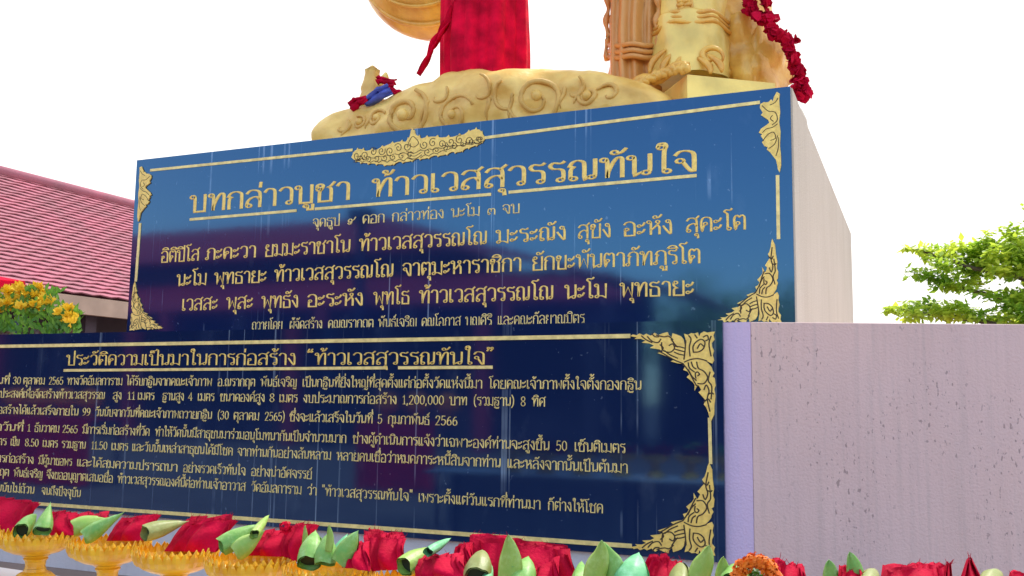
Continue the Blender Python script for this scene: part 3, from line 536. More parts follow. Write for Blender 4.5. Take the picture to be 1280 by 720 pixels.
mb = MB(); mb.box(LX0, LX1, YL, YL + .028, .525, 2.149); lp = mb.build('inscription_panel', M['granite'], pl)
bar(lp, 'border_line', YL, (-60, 434), (788, 420), .03); bar(lp, 'border_line', YL, (-60, 622), (790, 682.5), .03)
bar(lp, 'border_line', YL, (887, 522), (888.5, 580), .022)
bar(lp, 'title_underline', YL, (80, 463), (484, 459.8), .024); bar(lp, 'title_underline', YL, (498, 459.7), (616, 459), .024)
flame(lp, YL, box_place(YL, (788, 416), (893.5, 415), (788.5, 523)), KAN, KG, 'corner_ornament')
flame(lp, YL, box_place(YL, (789, 688), (894, 694), (788.5, 577)), KAN, KG, 'corner_ornament')
put_line(lp, YL, [('ประวัติความเป็นมาในการก่อสร้าง', 83, 370), ('“ท้าวเวสสุวรรณทันใจ”', 383, 619)], 457.5, 83, 454, 618, .094, G, 'title_word', 'underlined gold title lettering', thick=1.2)
S = M['gilt_pale']; q = dict(thick=1.3, rise=.004)
put_line(lp, YL, [('เมื่อวันที่', -30, 12), ('30', 16, 26), ('ตุลาคม', 29, 56), ('2565', 61, 79), ('ทางวัดอัมลการาม', 84, 153), ('ได้รับกฐินจากคณะเจ้าภาพ', 158, 265), ('อ.ณรากฤต', 272, 319), ('พันธ์เจริญ', 326, 371), ('เป็นกฐินที่ยิ่งใหญ่ที่สุดตั้งแต่ก่อตั้งวัดแห่งนี้มา', 378, 603), ('โดยคณะเจ้าภาพตั้งใจตั้งกองกฐิน', 611, 802)], 481.5, 0, 485, 802, .062, S, **q)
put_line(lp, YL, [('ประสงค์เพื่อจัดสร้างท้าวเวสสุวรรณ', 0, 131), ('สูง', 141, 152), ('11', 159, 169), ('เมตร', 172, 193), ('ฐานสูง', 203, 230), ('4', 235, 241), ('เมตร', 247, 268), ('ขนาดองค์สูง', 275, 331), ('8', 337, 343), ('เมตร', 349, 372), ('งบประมาณการก่อสร้าง', 379, 496), ('1,200,000', 503, 555), ('บาท', 562, 584), ('(รวมฐาน)', 592, 643), ('8', 651, 657), ('ทิศ', 665, 682)], 499, 0, 505, 682, .062, S, **q)
put_line(lp, YL, [('ก่อสร้างได้แล้วเสร็จภายใน', -8, 98), ('99', 103, 113), ('วันนับจากวันที่คณะเจ้าภาพถวายกฐิน', 119, 265), ('(30', 272, 286), ('ตุลาคม', 292, 324), ('2565)', 331, 356), ('ซึ่งจะแล้วเสร็จในวันที่', 362, 466), ('5', 472, 478), ('กุมภาพันธ์', 485, 537), ('2566', 544, 572)], 519, 0, 529, 572, .062, S, **q)
put_line(lp, YL, [('เมื่อวันที่', -20, 29), ('1', 34, 38), ('ธันวาคม', 43, 74), ('2565', 78, 97), ('มีการเริ่มก่อสร้างที่วัด', 103, 187), ('ทำให้วัดนั้นมีสาธุชนมาร่วมอนุโมทนากันเป็นจำนวนมาก', 194, 433), ('ช่างผู้ดำเนินการแจ้งว่าเฉพาะองค์ท่านจะสูงขึ้น', 441, 687), ('50', 695, 709), ('เซ็นติเมตร', 718, 782)], 541, 0, 562, 782, .062, S, **q)
put_line(lp, YL, [('เมตร', -14, 8), ('เป็น', 13, 24), ('8.50', 31, 48), ('เมตร', 53, 72), ('รวมฐาน', 77, 107), ('11.50', 114, 134), ('เมตร', 139, 160), ('และวันนั้นเหล่าสาธุชนได้มีโชค', 165, 291), ('จากท่านกันอย่างล้นหลาม', 297, 414), ('หลายคนเชื่อว่าหมดภาระหนี้สินจากท่าน', 421, 626), ('และหลังจากนั้นเป็นต้นมา', 634, 785)], 560, 0, 586, 785, .062, S, **q)
put_line(lp, YL, [('การก่อสร้าง', -10, 42), ('มีผู้มาขอพร', 48, 90), ('และได้สมความปรารถนา', 96, 222), ('อย่างรวดเร็วทันใจ', 229, 307), ('อย่างน่าอัศจรรย์', 314, 390)], 580, 0, 595.5, 390, .062, S, **q)
put_line(lp, YL, [('ณรากฤต', -24, 11), ('พันธ์เจริญ', 17, 53), ('จึงขออนุญาตเสนอชื่อ', 58, 141), ('ท้าวเวสสุวรรณองค์นี้ต่อท่านเจ้าอาวาส', 147, 307), ('วัดอัมลการาม', 314, 377), ('ว่า', 384, 396), ('"ท้าวเวสสุวรรณทันใจ"', 402, 516), ('เพราะตั้งแต่วันแรกที่ท่านมา', 523, 676), ('ก็ต่างให้โชค', 685, 754)], 598, 0, 636.5, 754, .062, S, **q)
put_line(lp, YL, [('คนนับไม่ถ้วน', -10, 43), ('จนถึงปัจจุบัน', 52, 101)], 615, 0, 620.5, 101, .062, S, **q)
# ------------------------------------------------------------------ gold statue on its sculpted wave base
YS = 8.75                                     # plane of the legs
def P(x, y, Y=YS): return on_y(x, y, Y)
# wave-carved base: relief front, rounded top, following the lumpy silhouette
YW = YU + .32
prof = [(399, 180), (401, 166), (407, 155), (418, 147), (432, 141), (446, 136), (462, 131), (480, 126), (494, 119), (505, 114), (520, 107), (535, 104), (548, 101), (560, 93), (572, 88), (590, 85), (606, 87), (622, 90), (640, 88), (664, 86.5), (690, 86), (715, 87.5), (740, 88), (760, 91), (775, 97), (792, 100), (815, 107), (838, 116)]
top = [P(x, y, YW + .3) for x, y in prof]
def top_z(X):
    if X <= top[0].x: return top[0].z
    for a, b in zip(top, top[1:]):
        if X <= b.x: return a.z + (b.z - a.z) * (X - a.x) / (b.x - a.x)
    return top[-1].z
XA, XB = top[0].x, top[-1].x
def relief(X, z):
    p = Vector((X * 1.6, z * 2.2, 0))
    n = noise.noise(p) * .12 + noise.noise(p * 3.1) * .05 + noise.noise(p * 8) * .012
    return n
nx, nz, ny = 150, 22, 8
mb = MB(); V = []; F = []
cols = nz + ny
for i in range(nx + 1):
    X = XA + (XB - XA) * i / nx; zt = top_z(X); e = min(1, (i / nx) / .035, (1 - i / nx) / .05) ** .5
    for k in range(nz + 1):                   # front sheet, bottom to top with a rounded brow
        t = k / nz; z = 3.9 + (zt - 3.9) * t
        back = .34 * (1 - math.sqrt(max(0, 1 - max(0, (t - .55) / .45) ** 2))) + .3 * (1 - e)
        V.append((X, YW + back - relief(X, z) * min(1, (1 - t) * 4 + .3), z + .02 * noise.noise(Vector((X * 5, 1, 2))) * t))
    for k in range(1, ny + 1):                # over the top and back
        V.append((X, YW + .34 + .3 * (1 - e) + 1.5 * k / ny, zt - .25 * (k / ny) ** 2 + .02 * noise.noise(Vector((X * 4, k, 5)))))
for i in range(nx):
    for k in range(cols): a = i * (cols + 1) + k; F.append((a, a + cols + 1, a + cols + 2, a + 1))
for i in (0, nx):
    F.append(tuple(i * (cols + 1) + k for k in (range(cols + 1) if i == 0 else reversed(range(cols + 1)))))
mb.add(V, F)
def scroll(cx, cy, r, turns, a0, sgn, rad=.03, tail=()):
    c = P(cx, cy, YW); m = r / 128.0; pts = []; n = int(16 * turns) + 6
    for i in range(n + 1):
        t = i / n; rr = m * (1 - .88 * t); a = a0 + sgn * 6.283 * turns * t
        X, z = c.x + rr * math.cos(a) / .95, c.z + rr * math.sin(a)
        pts.append((X, YW - relief(X, z) + .0, z))
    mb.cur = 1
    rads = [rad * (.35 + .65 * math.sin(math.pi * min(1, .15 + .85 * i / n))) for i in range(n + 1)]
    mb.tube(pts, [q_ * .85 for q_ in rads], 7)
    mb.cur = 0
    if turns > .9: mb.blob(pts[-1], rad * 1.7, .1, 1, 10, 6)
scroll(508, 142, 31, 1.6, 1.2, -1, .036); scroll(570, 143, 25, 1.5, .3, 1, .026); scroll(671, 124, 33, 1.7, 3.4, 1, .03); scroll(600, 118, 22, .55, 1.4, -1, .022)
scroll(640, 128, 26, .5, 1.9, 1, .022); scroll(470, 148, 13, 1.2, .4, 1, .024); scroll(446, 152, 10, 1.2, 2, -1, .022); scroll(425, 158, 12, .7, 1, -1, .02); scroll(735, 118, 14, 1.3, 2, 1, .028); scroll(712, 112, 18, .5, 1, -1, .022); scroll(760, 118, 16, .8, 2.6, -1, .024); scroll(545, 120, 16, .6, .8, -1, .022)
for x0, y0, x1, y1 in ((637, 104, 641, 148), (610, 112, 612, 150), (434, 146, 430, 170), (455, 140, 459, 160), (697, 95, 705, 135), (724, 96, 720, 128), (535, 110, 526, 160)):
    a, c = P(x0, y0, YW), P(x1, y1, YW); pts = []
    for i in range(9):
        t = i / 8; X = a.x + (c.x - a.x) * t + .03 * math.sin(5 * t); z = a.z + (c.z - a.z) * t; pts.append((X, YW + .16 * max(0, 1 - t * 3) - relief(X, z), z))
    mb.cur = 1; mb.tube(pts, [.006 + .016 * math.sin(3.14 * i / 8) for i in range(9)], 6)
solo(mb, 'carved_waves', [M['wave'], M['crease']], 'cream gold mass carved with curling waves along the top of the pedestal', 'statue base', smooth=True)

# rocky wave mass at the right end, behind the foot
mb = MB()
for c, r, s in (((934, 78), (.33, .5, .58), 3), ((952, 92), (.27, .45, .42), 5), ((918, 36), (.24, .4, .75), 8), ((912, 108), (.36, .5, .3), 11)):
    p = P(c[0], c[1], 9.1); mb.blob(p, r, .5, 1.7, 28, 18, s)
solo(mb, 'wave_rock', M['gold'], 'orange gold rocky wave mass at the right end of the pedestal top beside the foot', 'statue base', smooth=True)

# box pedestal under the foot, corner towards the viewer
mb = MB(); p = P(859, 93, 7.95); yaw = R(37)
m = Matrix.Translation((p.x, p.y, 0)) @ Matrix.Rotation(yaw, 4, 'Z')
mb.box(0, .85, 0, 1.7, 3.98, p.z, m.copy())
mb2 = MB(); mb2.v = mb.v; mb2.f = mb.f; mb2.m = mb.m
solo(mb2, 'foot_block', M['goldlight'], 'smooth pale gold block with a corner forward under the statue foot', 'statue base')

st = thing('gold_statue', (P(700, 60).x, YS, 4.0), 'towering gold guardian statue seen only from the legs down above the blue panel', 'statue')
# shin with flared trouser folds and carved seam
def column(cx0, cx1, y0, y1, ry, Y, n=40, ridges=0, seed=0, taper=lambda t: 1):
    mb = MB(); V = []; F = []; ns = 36
    for j in range(ns + 1):
        t = j / ns; y = y0 + (y1 - y0) * t
        a, c = P(cx0, y, Y), P(cx1, y, Y); ctr = (a + c) / 2; rx = abs(c.x - a.x) / 2 * taper(t)
        for i in range(n):
            w = 2 * math.pi * i / n
            k = 1 + ridges * math.sin(9 * w + 1.5 * math.sin(3 * t + seed)) + .02 * noise.noise(Vector((math.cos(w) * 2, math.sin(w) * 2, t * 5 + seed)))
            V.append((ctr.x + rx * k * math.cos(w), Y + ry * k * math.sin(w), ctr.z))
    for j in range(ns):
        for i in range(n): F.append((j * n + i, j * n + (i + 1) % n, (j + 1) * n + (i + 1) % n, (j + 1) * n + i))
    F.append(tuple(range(n))); F.append(tuple(reversed(range(ns * n, ns * n + n))))
    mb.add(V, F); return mb
leg = column(821, 909, -330, 62, .40, YS, taper=lambda t: 1.12 - .16 * t + .05 * math.sin(9 * t))
leg.build('leg', M['goldlight'], st, True)
mb = MB(); rng = random.Random(3)
for j in range(46):                            # carved ornament running down the shin
    y = -150 + j * 4.6; w = 5.5 + 2 * math.sin(j * 1.9)
    for sx in (-1, 1):
        p = P(857 + sx * w * .55 + .03 * (y - 50), y, YS - .40); mb.blob(p, (.045, .035, .032), .5, 2, 8, 6, j + sx * 50)
for sx in (-1, 1):
    pts = [P(857 + sx * 8 + .03 * (y - 50) + math.sin(y * .21) * 1.2, y, YS - .40) for y in range(-150, 58, 4)]
    mb.tube(pts, .016, 6)
for j in range(9):
    a = -2.6 + j * .5; p = P(866 + 42 * math.cos(a), 14 - 5 * math.sin(a), YS - .33); 
mb.build('carved_band', M['gold'], st, True)
cf = column(816, 915, 34, 108, .47, YS, ridges=.035, seed=2, taper=lambda t: .93 + .05 * math.sin(3.1 * t) + .05 * t)
cf.build('cuff', M['goldlight'], st, True)
mb = MB()
for yy, rr, k_ in ((37, .022, .98), (43, .016, 1.0), (49, .02, 1.02)):
    mb.tube([Vector((P(865.5, yy, YS).x + .37 * k_ * math.cos(a), YS + .455 * k_ * math.sin(a), P(865.5, yy, YS).z + .02 * math.sin(6 * a))) for a in [2 * math.pi * i / 40 for i in range(41)]], rr, 7)
mb.build('cuff_band', M['gold'], st, True)
# carved folds over the instep and a scroll at its side
mb = MB()
for q_, (x0, y0, x1, y1, bow) in enumerate(((832, 62, 812, 92, -6), (842, 66, 828, 94, -5), (852, 70, 846, 92, -3), (872, 72, 888, 92, 6), (884, 68, 902, 90, 6))):
    pts = []
    for i in range(11):
        t = i / 10; pts.append(P(x0 + (x1 - x0) * t + bow * math.sin(3.14 * t), y0 + (y1 - y0) * t, YS - .45 - .05 * t))
    MB().tube(pts, [.012 + .022 * math.sin(3.1 * i / 10) for i in range(11)], 6).build('cuff_fold', M['gold'], st, True)
mb = MB()
pts = []
for i in range(24):
    t = i / 23; a = -.6 + 6.6 * t; k = 17 * (1 - .78 * t); pts.append(P(888 + k * math.cos(a), 70 - k * .8 * math.sin(a), YS - .44))
mb.tube(pts, [.010 + .02 * math.sin(3.1 * i / 23) for i in range(24)], 7)
mb.build('cuff_scroll', M['gold'], st, True)
# flared hem behind the foot, closing the gap above the block
mb = MB()
for k in range(7):
    p = P(800 + 14 * k, 98 - 2 * (k % 2), 9.25); mb.blob(p, (.2, .3, .34), .35, 2, 16, 12, 40 + k)
mb.build('hem_drape', M['goldshade'], st, True)
mb = MB()
a, c = P(789, 111, 7.92), P(858, 86, 7.92)
for i in range(26):
    t = i / 25; p = a.lerp(c, t); p.z += .035 * math.sin(3 * t) + .012 * math.sin(i * 2.4); mb.blob(p, (.045, .04, .04), .5, 2, 8, 6, i)
mb.tube([a.lerp(c, i / 10) + Vector((0, .06, .05 + .03 * math.sin(i))) for i in range(11)], .05, 8)
mb.build('sole_edge', M['gold'], st, True)
# hanging side cloth of the trouser: broad brownish panel with carved hem lines
mb = MB(); V = []; F = []; nu, nv = 40, 40
for j in range(nv + 1):
    y = -330 + (450) * j / nv
    for i in range(nu + 1):
        u = i / nu; x = 757 + (824 - 757) * u + (2.5 * math.sin(y * .11) if i in (0, 1) else 0) + .012 * (y - 95)*(u-.5)
        Y = YS - .12 - .26 * math.sin(math.pi * u) ** .7 + .035 * math.sin(u * 26 + .6 * math.sin(y * .03)) + .02 * noise.noise(Vector((u * 6, y * .03, 3)))
        V.append(P(x, y, Y) if False else Vector((P(x, y, YS - .2).x, Y, P(x, y, YS - .2).z)))
for j in range(nv):
    for i in range(nu): b = j * (nu + 1) + i; F.append((b, b + nu + 1, b + nu + 2, b + 1))
mb.add(V, F); sc_ = mb.build('side_cloth', M['goldshade'], st, True)
so_ = sc_.modifiers.new('thick', 'SOLIDIFY'); so_.thickness = .12; so_.offset = -1
mb = MB()
for xx, rr in ((822, .03), (759, .026), (765, .018)):
    mb.tube([P(xx + 1.6 * math.sin(y * .17), y, YS - (.30 if xx > 800 else .16)) for y in range(-320, 78, 5)], [rr * (1 + .35 * math.sin(i * 1.3)) for i in range(len(range(-320, 78, 5)))], 7)
for yy in (56, 64, 71):
    mb.tube([P(762 + i * 6, yy + 1.5 * math.sin(i), YS - .2 - .24 * math.sin(math.pi * i / 10)) for i in range(11)], .026, 7)
mb.build('carved_hem', M['goldshade'], st, True)
# swelling hem of the other trouser leg, upper left
mb = MB(); c = P(560, -62, YS + .1); rx = abs(P(460, -60, YS + .1).x - c.x); V = []; F = []
mb.blob(c, (rx, .75, rx * .99), .05, 1.2, 40, 28, 2)
hem = mb.build('trouser_hem', M['gold'], st, True)
mb = MB()
for k, rr in ((.93, .03), (.8, .02), (.62, .018)):
    mb.tube([Vector((c.x + rx * k * math.cos(a), c.y - .75 * math.sqrt(max(0, 1 - k * k)) - .01, c.z + rx * .99 * k * math.sin(a))) for a in [math.pi + math.pi * i / 30 for i in range(31)]], rr, 7)
mb.build('hem_fold', M['gold'], st, True)
# skirt mass well above the frame so that the figure carries on upwards
mb = MB(); a = P(700, -330, YS); mb.blob((a.x, YS + .1, a.z + .7), (1.7, 1.0, 1.1), .12, 1.5, 32, 20, 4); mb.build('skirt', M['gold'], st, True)
# club standing between the feet
mb = column(556, 642, -330, 120, .36, 8.3, taper=lambda t: 1 - .08 * t); mb.build('club', M['goldlight'], st, True)

# red cloth wrapped round the club
mb = MB(); V = []; F = []; n, ns = 128, 40
for j in range(ns + 1):
    t = j / ns; y = -200 + 325 * t
    a, c2 = P(563, y, 8.25), P(650, y, 8.25); ctr = (a + c2) / 2; rx = abs(c2.x - a.x) / 2
    for i in range(n):
        w = 2 * math.pi * i / n; k = 1 + .075 * math.sin(7 * w + 1.2 * math.sin(2 * t)) + .04 * math.sin(17 * w + 3 * t + math.sin(5 * w)) + .012 * math.sin(31 * w + 6 * t) + .07 * noise.noise(Vector((2 * math.cos(w), 2 * math.sin(w), t * 3)))
        V.append((ctr.x + rx * k * math.cos(w), 8.27 + .42 * k * math.sin(w), ctr.z + (.03 * math.sin(5 * w) if j == ns else 0)))
for j in range(ns):
    for i in range(n): F.append((j * n + i, j * n + (i + 1) % n, (j + 1) * n + (i + 1) % n, (j + 1) * n + i))
mb.add(V, F); o = solo(mb, 'red_cloth', M['red'], 'broad crimson cloth wrapped round the upright club of the statue', 'cloth', smooth=True)
md = o.modifiers.new('thick', 'SOLIDIFY'); md.thickness = .02
# narrow ribbon hanging off it to the lower left
path = [(590, -60), (578, -20), (566, 8), (556, 30), (546, 50), (535, 70), (523, 93)]
mb = MB(); V = []; F = []
pts = smooth([(x, y, 0) for x, y in path], n=5)
for i, (x, y) in enumerate(pts):
    t = i / (len(pts) - 1); w = 9.5 - 6.5 * t + .8 * math.sin(i)
    for k in range(5):
        u = k / 4 - .5; p = P(x + u * w * 1.0, y - u * w * .2, 7.85); V.append(p + Vector((0, .05 * math.sin(u * 7 + i * .4), 0)))
for i in range(len(pts) - 1):
    for k in range(4): b = i * 5 + k; F.append((b, b + 5, b + 6, b + 1))
mb.add(V, F); o = solo(mb, 'red_ribbon', M['red'], 'narrow crimson ribbon hanging slantwise left of the wrapped red cloth', 'ribbon', smooth=True); md = o.modifiers.new('thick', 'SOLIDIFY'); md.thickness = .012

# small pointed finial with red and blue sash on the left shoulder of the wave base
p = P(464, 136, YW + .3); tp = P(460, 83, YW + .3); h = tp.z - p.z
fin = thing('gold_finial', p, 'small tan pointed finial standing on the left end of the wave base', 'finial')
mb = MB(); mb.lathe([(.13, 0), (.125, .08), (.10, .16), (.11, .2), (.085, .28), (.07, .36), (.075, .4), (.05, h * .82), (.035, h * .9), (.05, h * .93), (.012, h)], 16, p, lobe=lambda a, z: 1 + .08 * math.sin(5 * a)); mb.build('spire', M['wave'], fin, True)
mb = MB()
for k in range(5): mb.blob((p.x + .05 + .03 * k, p.y - .02, p.z + .22 + .02 * k), (.03, .03, .05), .4, 2, 8, 6, k)
mb.build('side_leaf', M['goldlight'], fin, True)
def sash(mb, a, b, w0, w1, Y, seed):
    V = []; F = []
    for i in range(15):
        t = i / 14; x, y = a[0] + (b[0] - a[0]) * t, a[1] + (b[1] - a[1]) * t; w = w0 + (w1 - w0) * t
        d = Vector((b[0] - a[0], b[1] - a[1])).normalized()
        for k in range(7):
            u = k / 6 - .5; q = P(x - d.y * u * w + .5 * math.sin(5 * t + seed), y + d.x * u * w + .9 * math.sin(7 * t + seed), Y); V.append(q + Vector((0, .03 * math.sin(k * 1.9 + seed + 4 * t), 0)))
    for i in range(14):
        for k in range(6): bb = i * 7 + k; F.append((bb, bb + 7, bb + 8, bb + 1))
    mb.add(V, F)
def knit(name, col, a, b, w0, w1, label, s):
    mb = MB(); sash(mb, a, b, w0, w1, YW + .12, s); o = solo(mb, name, M[col], label, 'sash', smooth=True); md = o.modifiers.new('t', 'SOLIDIFY'); md.thickness = .02
knit('blue_sash', 'blue', (456, 127), (489, 111), 9, 15, 'shiny blue sash tied round the small finial between two crimson ends', 1)
mb = MB(); sash(mb, (438, 133), (459, 123), 11, 9, YW + .10, 2); o = solo(mb, 'crimson_sash', M['magenta'], 'pleated crimson sash end left of the blue sash on the finial', 'sash', smooth=True); o.modifiers.new('t', 'SOLIDIFY').thickness = .02
mb = MB(); sash(mb, (472, 100), (494, 104), 7, 11, YW + .14, 3); sash(mb, (484, 105), (498, 118), 8, 5, YW + .15, 4); o = solo(mb, 'crimson_sash', M['magenta'], 'crimson sash end right of the blue sash on the finial', 'sash', smooth=True); o.modifiers.new('t', 'SOLIDIFY').thickness = .02

# flower garlands hanging at the right of the statue
def garland(name, pts, rad, label, seed, dens=9):
    rng = random.Random(seed); mb = MB(); path = smooth([(x, y, 0) for x, y in pts], n=6)
    for i in range(len(path)):
        for k in range(dens):
            x, y = path[i]; rr = rad * (.8 + .5 * math.sin(i * 1.3))
            p = P(x + rng.gauss(0, rr * .5), y + rng.gauss(0, rr * .5), 8.55 + rng.gauss(0, .04))
            # a petal: small cupped quad fan
            n = Vector((rng.gauss(0, 1), rng.gauss(-.6, 1), rng.gauss(0, 1))).normalized(); a = n.orthogonal().normalized(); b2 = n.cross(a); s = rng.uniform(.025, .05)
            V = [p - a * s * .4 - b2 * s, p + a * s * .4 - b2 * s, p + a * s + n * s * .4, p + a * s * .5 + b2 * s, p - a * s * .5 + b2 * s, p - a * s + n * s * .4]
            mb.add(V, [(0, 1, 2, 3, 4, 5)])
    o = solo(mb, name, M['magenta'], label, 'garland'); return o
garland('flower_garland', [(926, -40), (932, -8), (938, 10), (946, 20), (956, 23), (964, 20)], 5, 'crimson flower garland looping at the top edge beside the gold rock', 1)
garland('flower_garland', [(962, 34), (972, 42), (982, 48), (988, 60), (990, 72), (995, 84), (1000, 92), (999, 102)], 5, 'long crimson flower garland hanging over the right corner of the gold base', 2, 12)
garland('flower_garland', [(996, 110), (1001, 114), (1006, 116), (1000, 119)], 5, 'short crimson flower tassel hanging lowest just past the blue panel corner', 3, 14)
garland('flower_garland', [(950, -20), (955, -4), (957, 4)], 3, 'thin pinkish flower string hanging inside the looped garland', 4, 6)
# small beige stone behind the far corner
p = P(1007, 155, 9.5); mb = MB(); mb.blob(p + Vector((-.1, 0, -.2)), (.13, .3, .4), .1, 1, 14, 10, 9); solo(mb, 'beige_post_cap', M['cream'], 'beige rounded post cap peeping past the right edge of the pedestal', 'post')
# ------------------------------------------------------------------ table and footed trays in front of the panel
def row_y(X, dy=0): return 2.70 + dy - .081 * X
TZ = .772
tb = thing('long_table', (-1.5, 2.85, 0), 'long table under a white cloth carrying the row of golden trays', 'table')
def tbp(X, dy, z): return Vector((X, row_y(X, dy), z))
mb = MB(); mb.prism([tbp(-5.2, -.3, TZ - .03), tbp(1.6, -.3, TZ - .03), tbp(1.6, .27, TZ - .03), tbp(-5.2, .27, TZ - .03)], (0, 0, .026)); mb.build('table_top', M['white_cloth'], tb)
mb = MB(); V = []; F = []; n = 160
for i in range(n + 1):
    X = -5.2 + 6.8 * i / n
    for z, k in ((TZ - .002, 0), (TZ - .25, .5), (.05, 1)): V.append(tbp(X, -.305 - .02 * k * (1 + math.sin(i * .9)), z))
for i in range(n):
    for k in range(2): b = i * 3 + k; F.append((b, b + 1, b + 4, b + 3))
mb.add(V, F); mb.build('cloth_skirt', M['white_cloth'], tb, True)
for X in (-5.05, -2.9, -.7, 1.45):
    for dy in (-.26, .23):
        mb = MB(); p = tbp(X, dy, 0); mb.tube([p, p + Vector((0, 0, TZ - .031))], .018, 8); mb.build('leg', M['post'], tb)

def make_phan(label):
    t = thing('offering_tray', (0, 0, 0), label, 'offering tray', 'golden footed offering trays in a row')
    seg = 14
    mb = MB(); mb.lathe([(.112, 0), (.116, .012), (.108, .026), (.098, .03), (.094, .052), (.072, .07), (.052, .078), (.047, .09)], seg, cap=True); mb.build('base', M['amber'], t, False)
    mb = MB(); mb.lathe([(.047, .091), (.044, .1), (.047, .118), (.056, .13), (.05, .134), (.066, .146)], seg, cap=True); mb.build('stem', M['amber'], t, False)
    mb = MB(); mb.lathe([(.066, .147), (.105, .156), (.142, .172), (.158, .19), (.164, .204), (.160, .204), (.14, .184), (.0, .176)], 36, cap=False); mb.build('bowl', M['amber'], t, True)
    mb = MB()
    for row, (n, r, z0, h, lean) in enumerate(((30, .160, .184, .056, .018), (30, .150, .190, .058, .010))):
        for i in range(n):
            a = 2 * math.pi * (i + .5 * row) / n; w = 2 * math.pi * r / n * .62
            ra = Vector((math.cos(a), math.sin(a), 0)); ta = Vector((-math.sin(a), math.cos(a), 0)); V = []
            for k, (u, wv) in enumerate(((0, .75), (.35, 1), (.7, .75), (1, .08))):
                base = ra * (r + lean * u + .006 * math.sin(3.1 * u)) + Vector((0, 0, z0 + h * u))
                V += [base - ta * w * wv, base + ra * .006, base + ta * w * wv]
            F = []
            for k in range(3):
                for c in range(2): F.append((k * 3 + c, k * 3 + c + 1, k * 3 + c + 4, k * 3 + c + 3))
            mb.add(V, F)
    o = mb.build('petal_rim', M['amber'], t, False); o.modifiers.new('t', 'SOLIDIFY').thickness = .003
    return t
TX = [-4.25, -3.87, -3.449, -3.008, -2.637, -2.266, -1.901, -1.535, -1.17, -.805, -.44, -.075, .29, .655]
ORD = 'the one outside the left edge|at the far left edge, cut by the frame|holding two green rolls with round dark ends|holding green rolls with a square dark end|holding one olive ribbed roll and crimson cloth|holding green rolls with a white pointed tip|holding green rolls with two upright tips|below the white gap in the red cloth row|below the big central leaf point|below the split green leaf point|under the right corner ornament of the lower panel|below the orange marigold ring|below the two small leaf points before the wing wall|at the far right under the crimson peak'.split('|')
p0 = make_phan('golden footed offering tray ' + ORD[0])
for i, X in enumerate(TX):
    if i == 0: t = p0
    else:
        t = p0.copy(); COL.objects.link(t); t['label'] = 'golden footed offering tray ' + ORD[i]
        for ch in list(p0.children): c = ch.copy(); COL.objects.link(c); c.parent = t
    t.location = (X, row_y(X), TZ); t.rotation_euler.z = i * .37; t.scale = (.88, .88, 1)

# ---- leaf rolls: rolled green cones with a dark open end
def roll(a, b, r, tip, mi, label, dy=-.09, dyb=.08, bend=0, dark=True, group='green leaf rolls on the trays'):
    A, B = on_row(*a, dy), on_row(*b, dyb); mb = MB(); ax = (B - A); L_ = ax.length; ax.normalize()
    s = ax.cross(Vector((0, 1, 0))).normalized(); up = s.cross(ax); rng = random.Random(int(a[0] * 7 + b[0])); ph = rng.uniform(0, 6)
    n, ns = 46, 12; V = []; F = []                 # a leaf blade rolled nearly two turns, its edge lapping over
    turns = 6.283 * 1.75; tip = min(tip, 3.2); r *= .92
    for j in range(ns + 1):
        for i in range(n + 1):
            q_ = i / n; w = ph + turns * q_; lead = .80 + .26 * math.sin(math.pi * min(1, .25 + q_ * .9)) if dark else .9 + .14 * math.sin(math.pi * q_)
            t = (j / ns) * lead + .03 * math.sin(3 * w) * (1 - j / ns)
            rr = r * (.74 + .28 * q_) * (.96 + .10 * math.sin(math.pi * min(1, t * 1.6))) * max(.02, 1 - max(0, min(t, 1)) ** tip * .97) * (1 + .03 * math.sin(8 * w + ph))
            c = A + ax * (L_ * t) + s * (bend * math.sin(math.pi * t)) * L_
            V.append(c + s * (rr * math.cos(w)) + up * (rr * .86 * math.sin(w)))
    for j in range(ns):
        for i in range(n): b_ = j * (n + 1) + i; F.append((b_, b_ + 1, b_ + n + 2, b_ + n + 1))
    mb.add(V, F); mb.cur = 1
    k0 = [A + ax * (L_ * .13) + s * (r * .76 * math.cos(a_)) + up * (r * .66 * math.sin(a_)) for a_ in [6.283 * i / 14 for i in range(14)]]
    mb.add(k0, [tuple(range(14))])  # dark disc stands in for the shade inside the hollow roll
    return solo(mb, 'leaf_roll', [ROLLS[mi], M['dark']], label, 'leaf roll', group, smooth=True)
def leaf(pts, width, mi, label, dy=-.06, fold=.35):
    """A broad folded leaf standing up with a point: a keeled blade."""
    path = smooth([(x, y, 0) for x, y in pts], n=5); mb = MB(); V = []; F = []; N = len(path) - 1
    for i, (x, y) in enumerate(path):
        t = i / N; w = width * (math.sin(math.pi * (.28 + .72 * t)) ** .85 if t < 1 else 0) + .0008
        p = on_row(x, y, dy)
        a = Vector(path[min(i + 1, N)]) - Vector(path[max(i - 1, 0)]); d = Vector((a.x, 0, -a.y)).normalized(); s = Vector((-d.z, 0, d.x))
        for k in range(7):
            u = k / 3 - 1; V.append(p + s * (w * u) + Vector((0, fold * w * (abs(u) ** 1.3) * 1.2 - .004 * math.sin(k * 3), 0)))
    for i in range(N):
        for k in range(6): b = i * 7 + k; F.append((b, b + 7, b + 8, b + 1))
    mb.add(V, F); o = solo(mb, 'folded_leaf', ROLLS[mi], label, 'leaf', 'pointed folded leaves on the trays', smooth=True)
    o.modifiers.new('t', 'SOLIDIFY').thickness = .004; return o
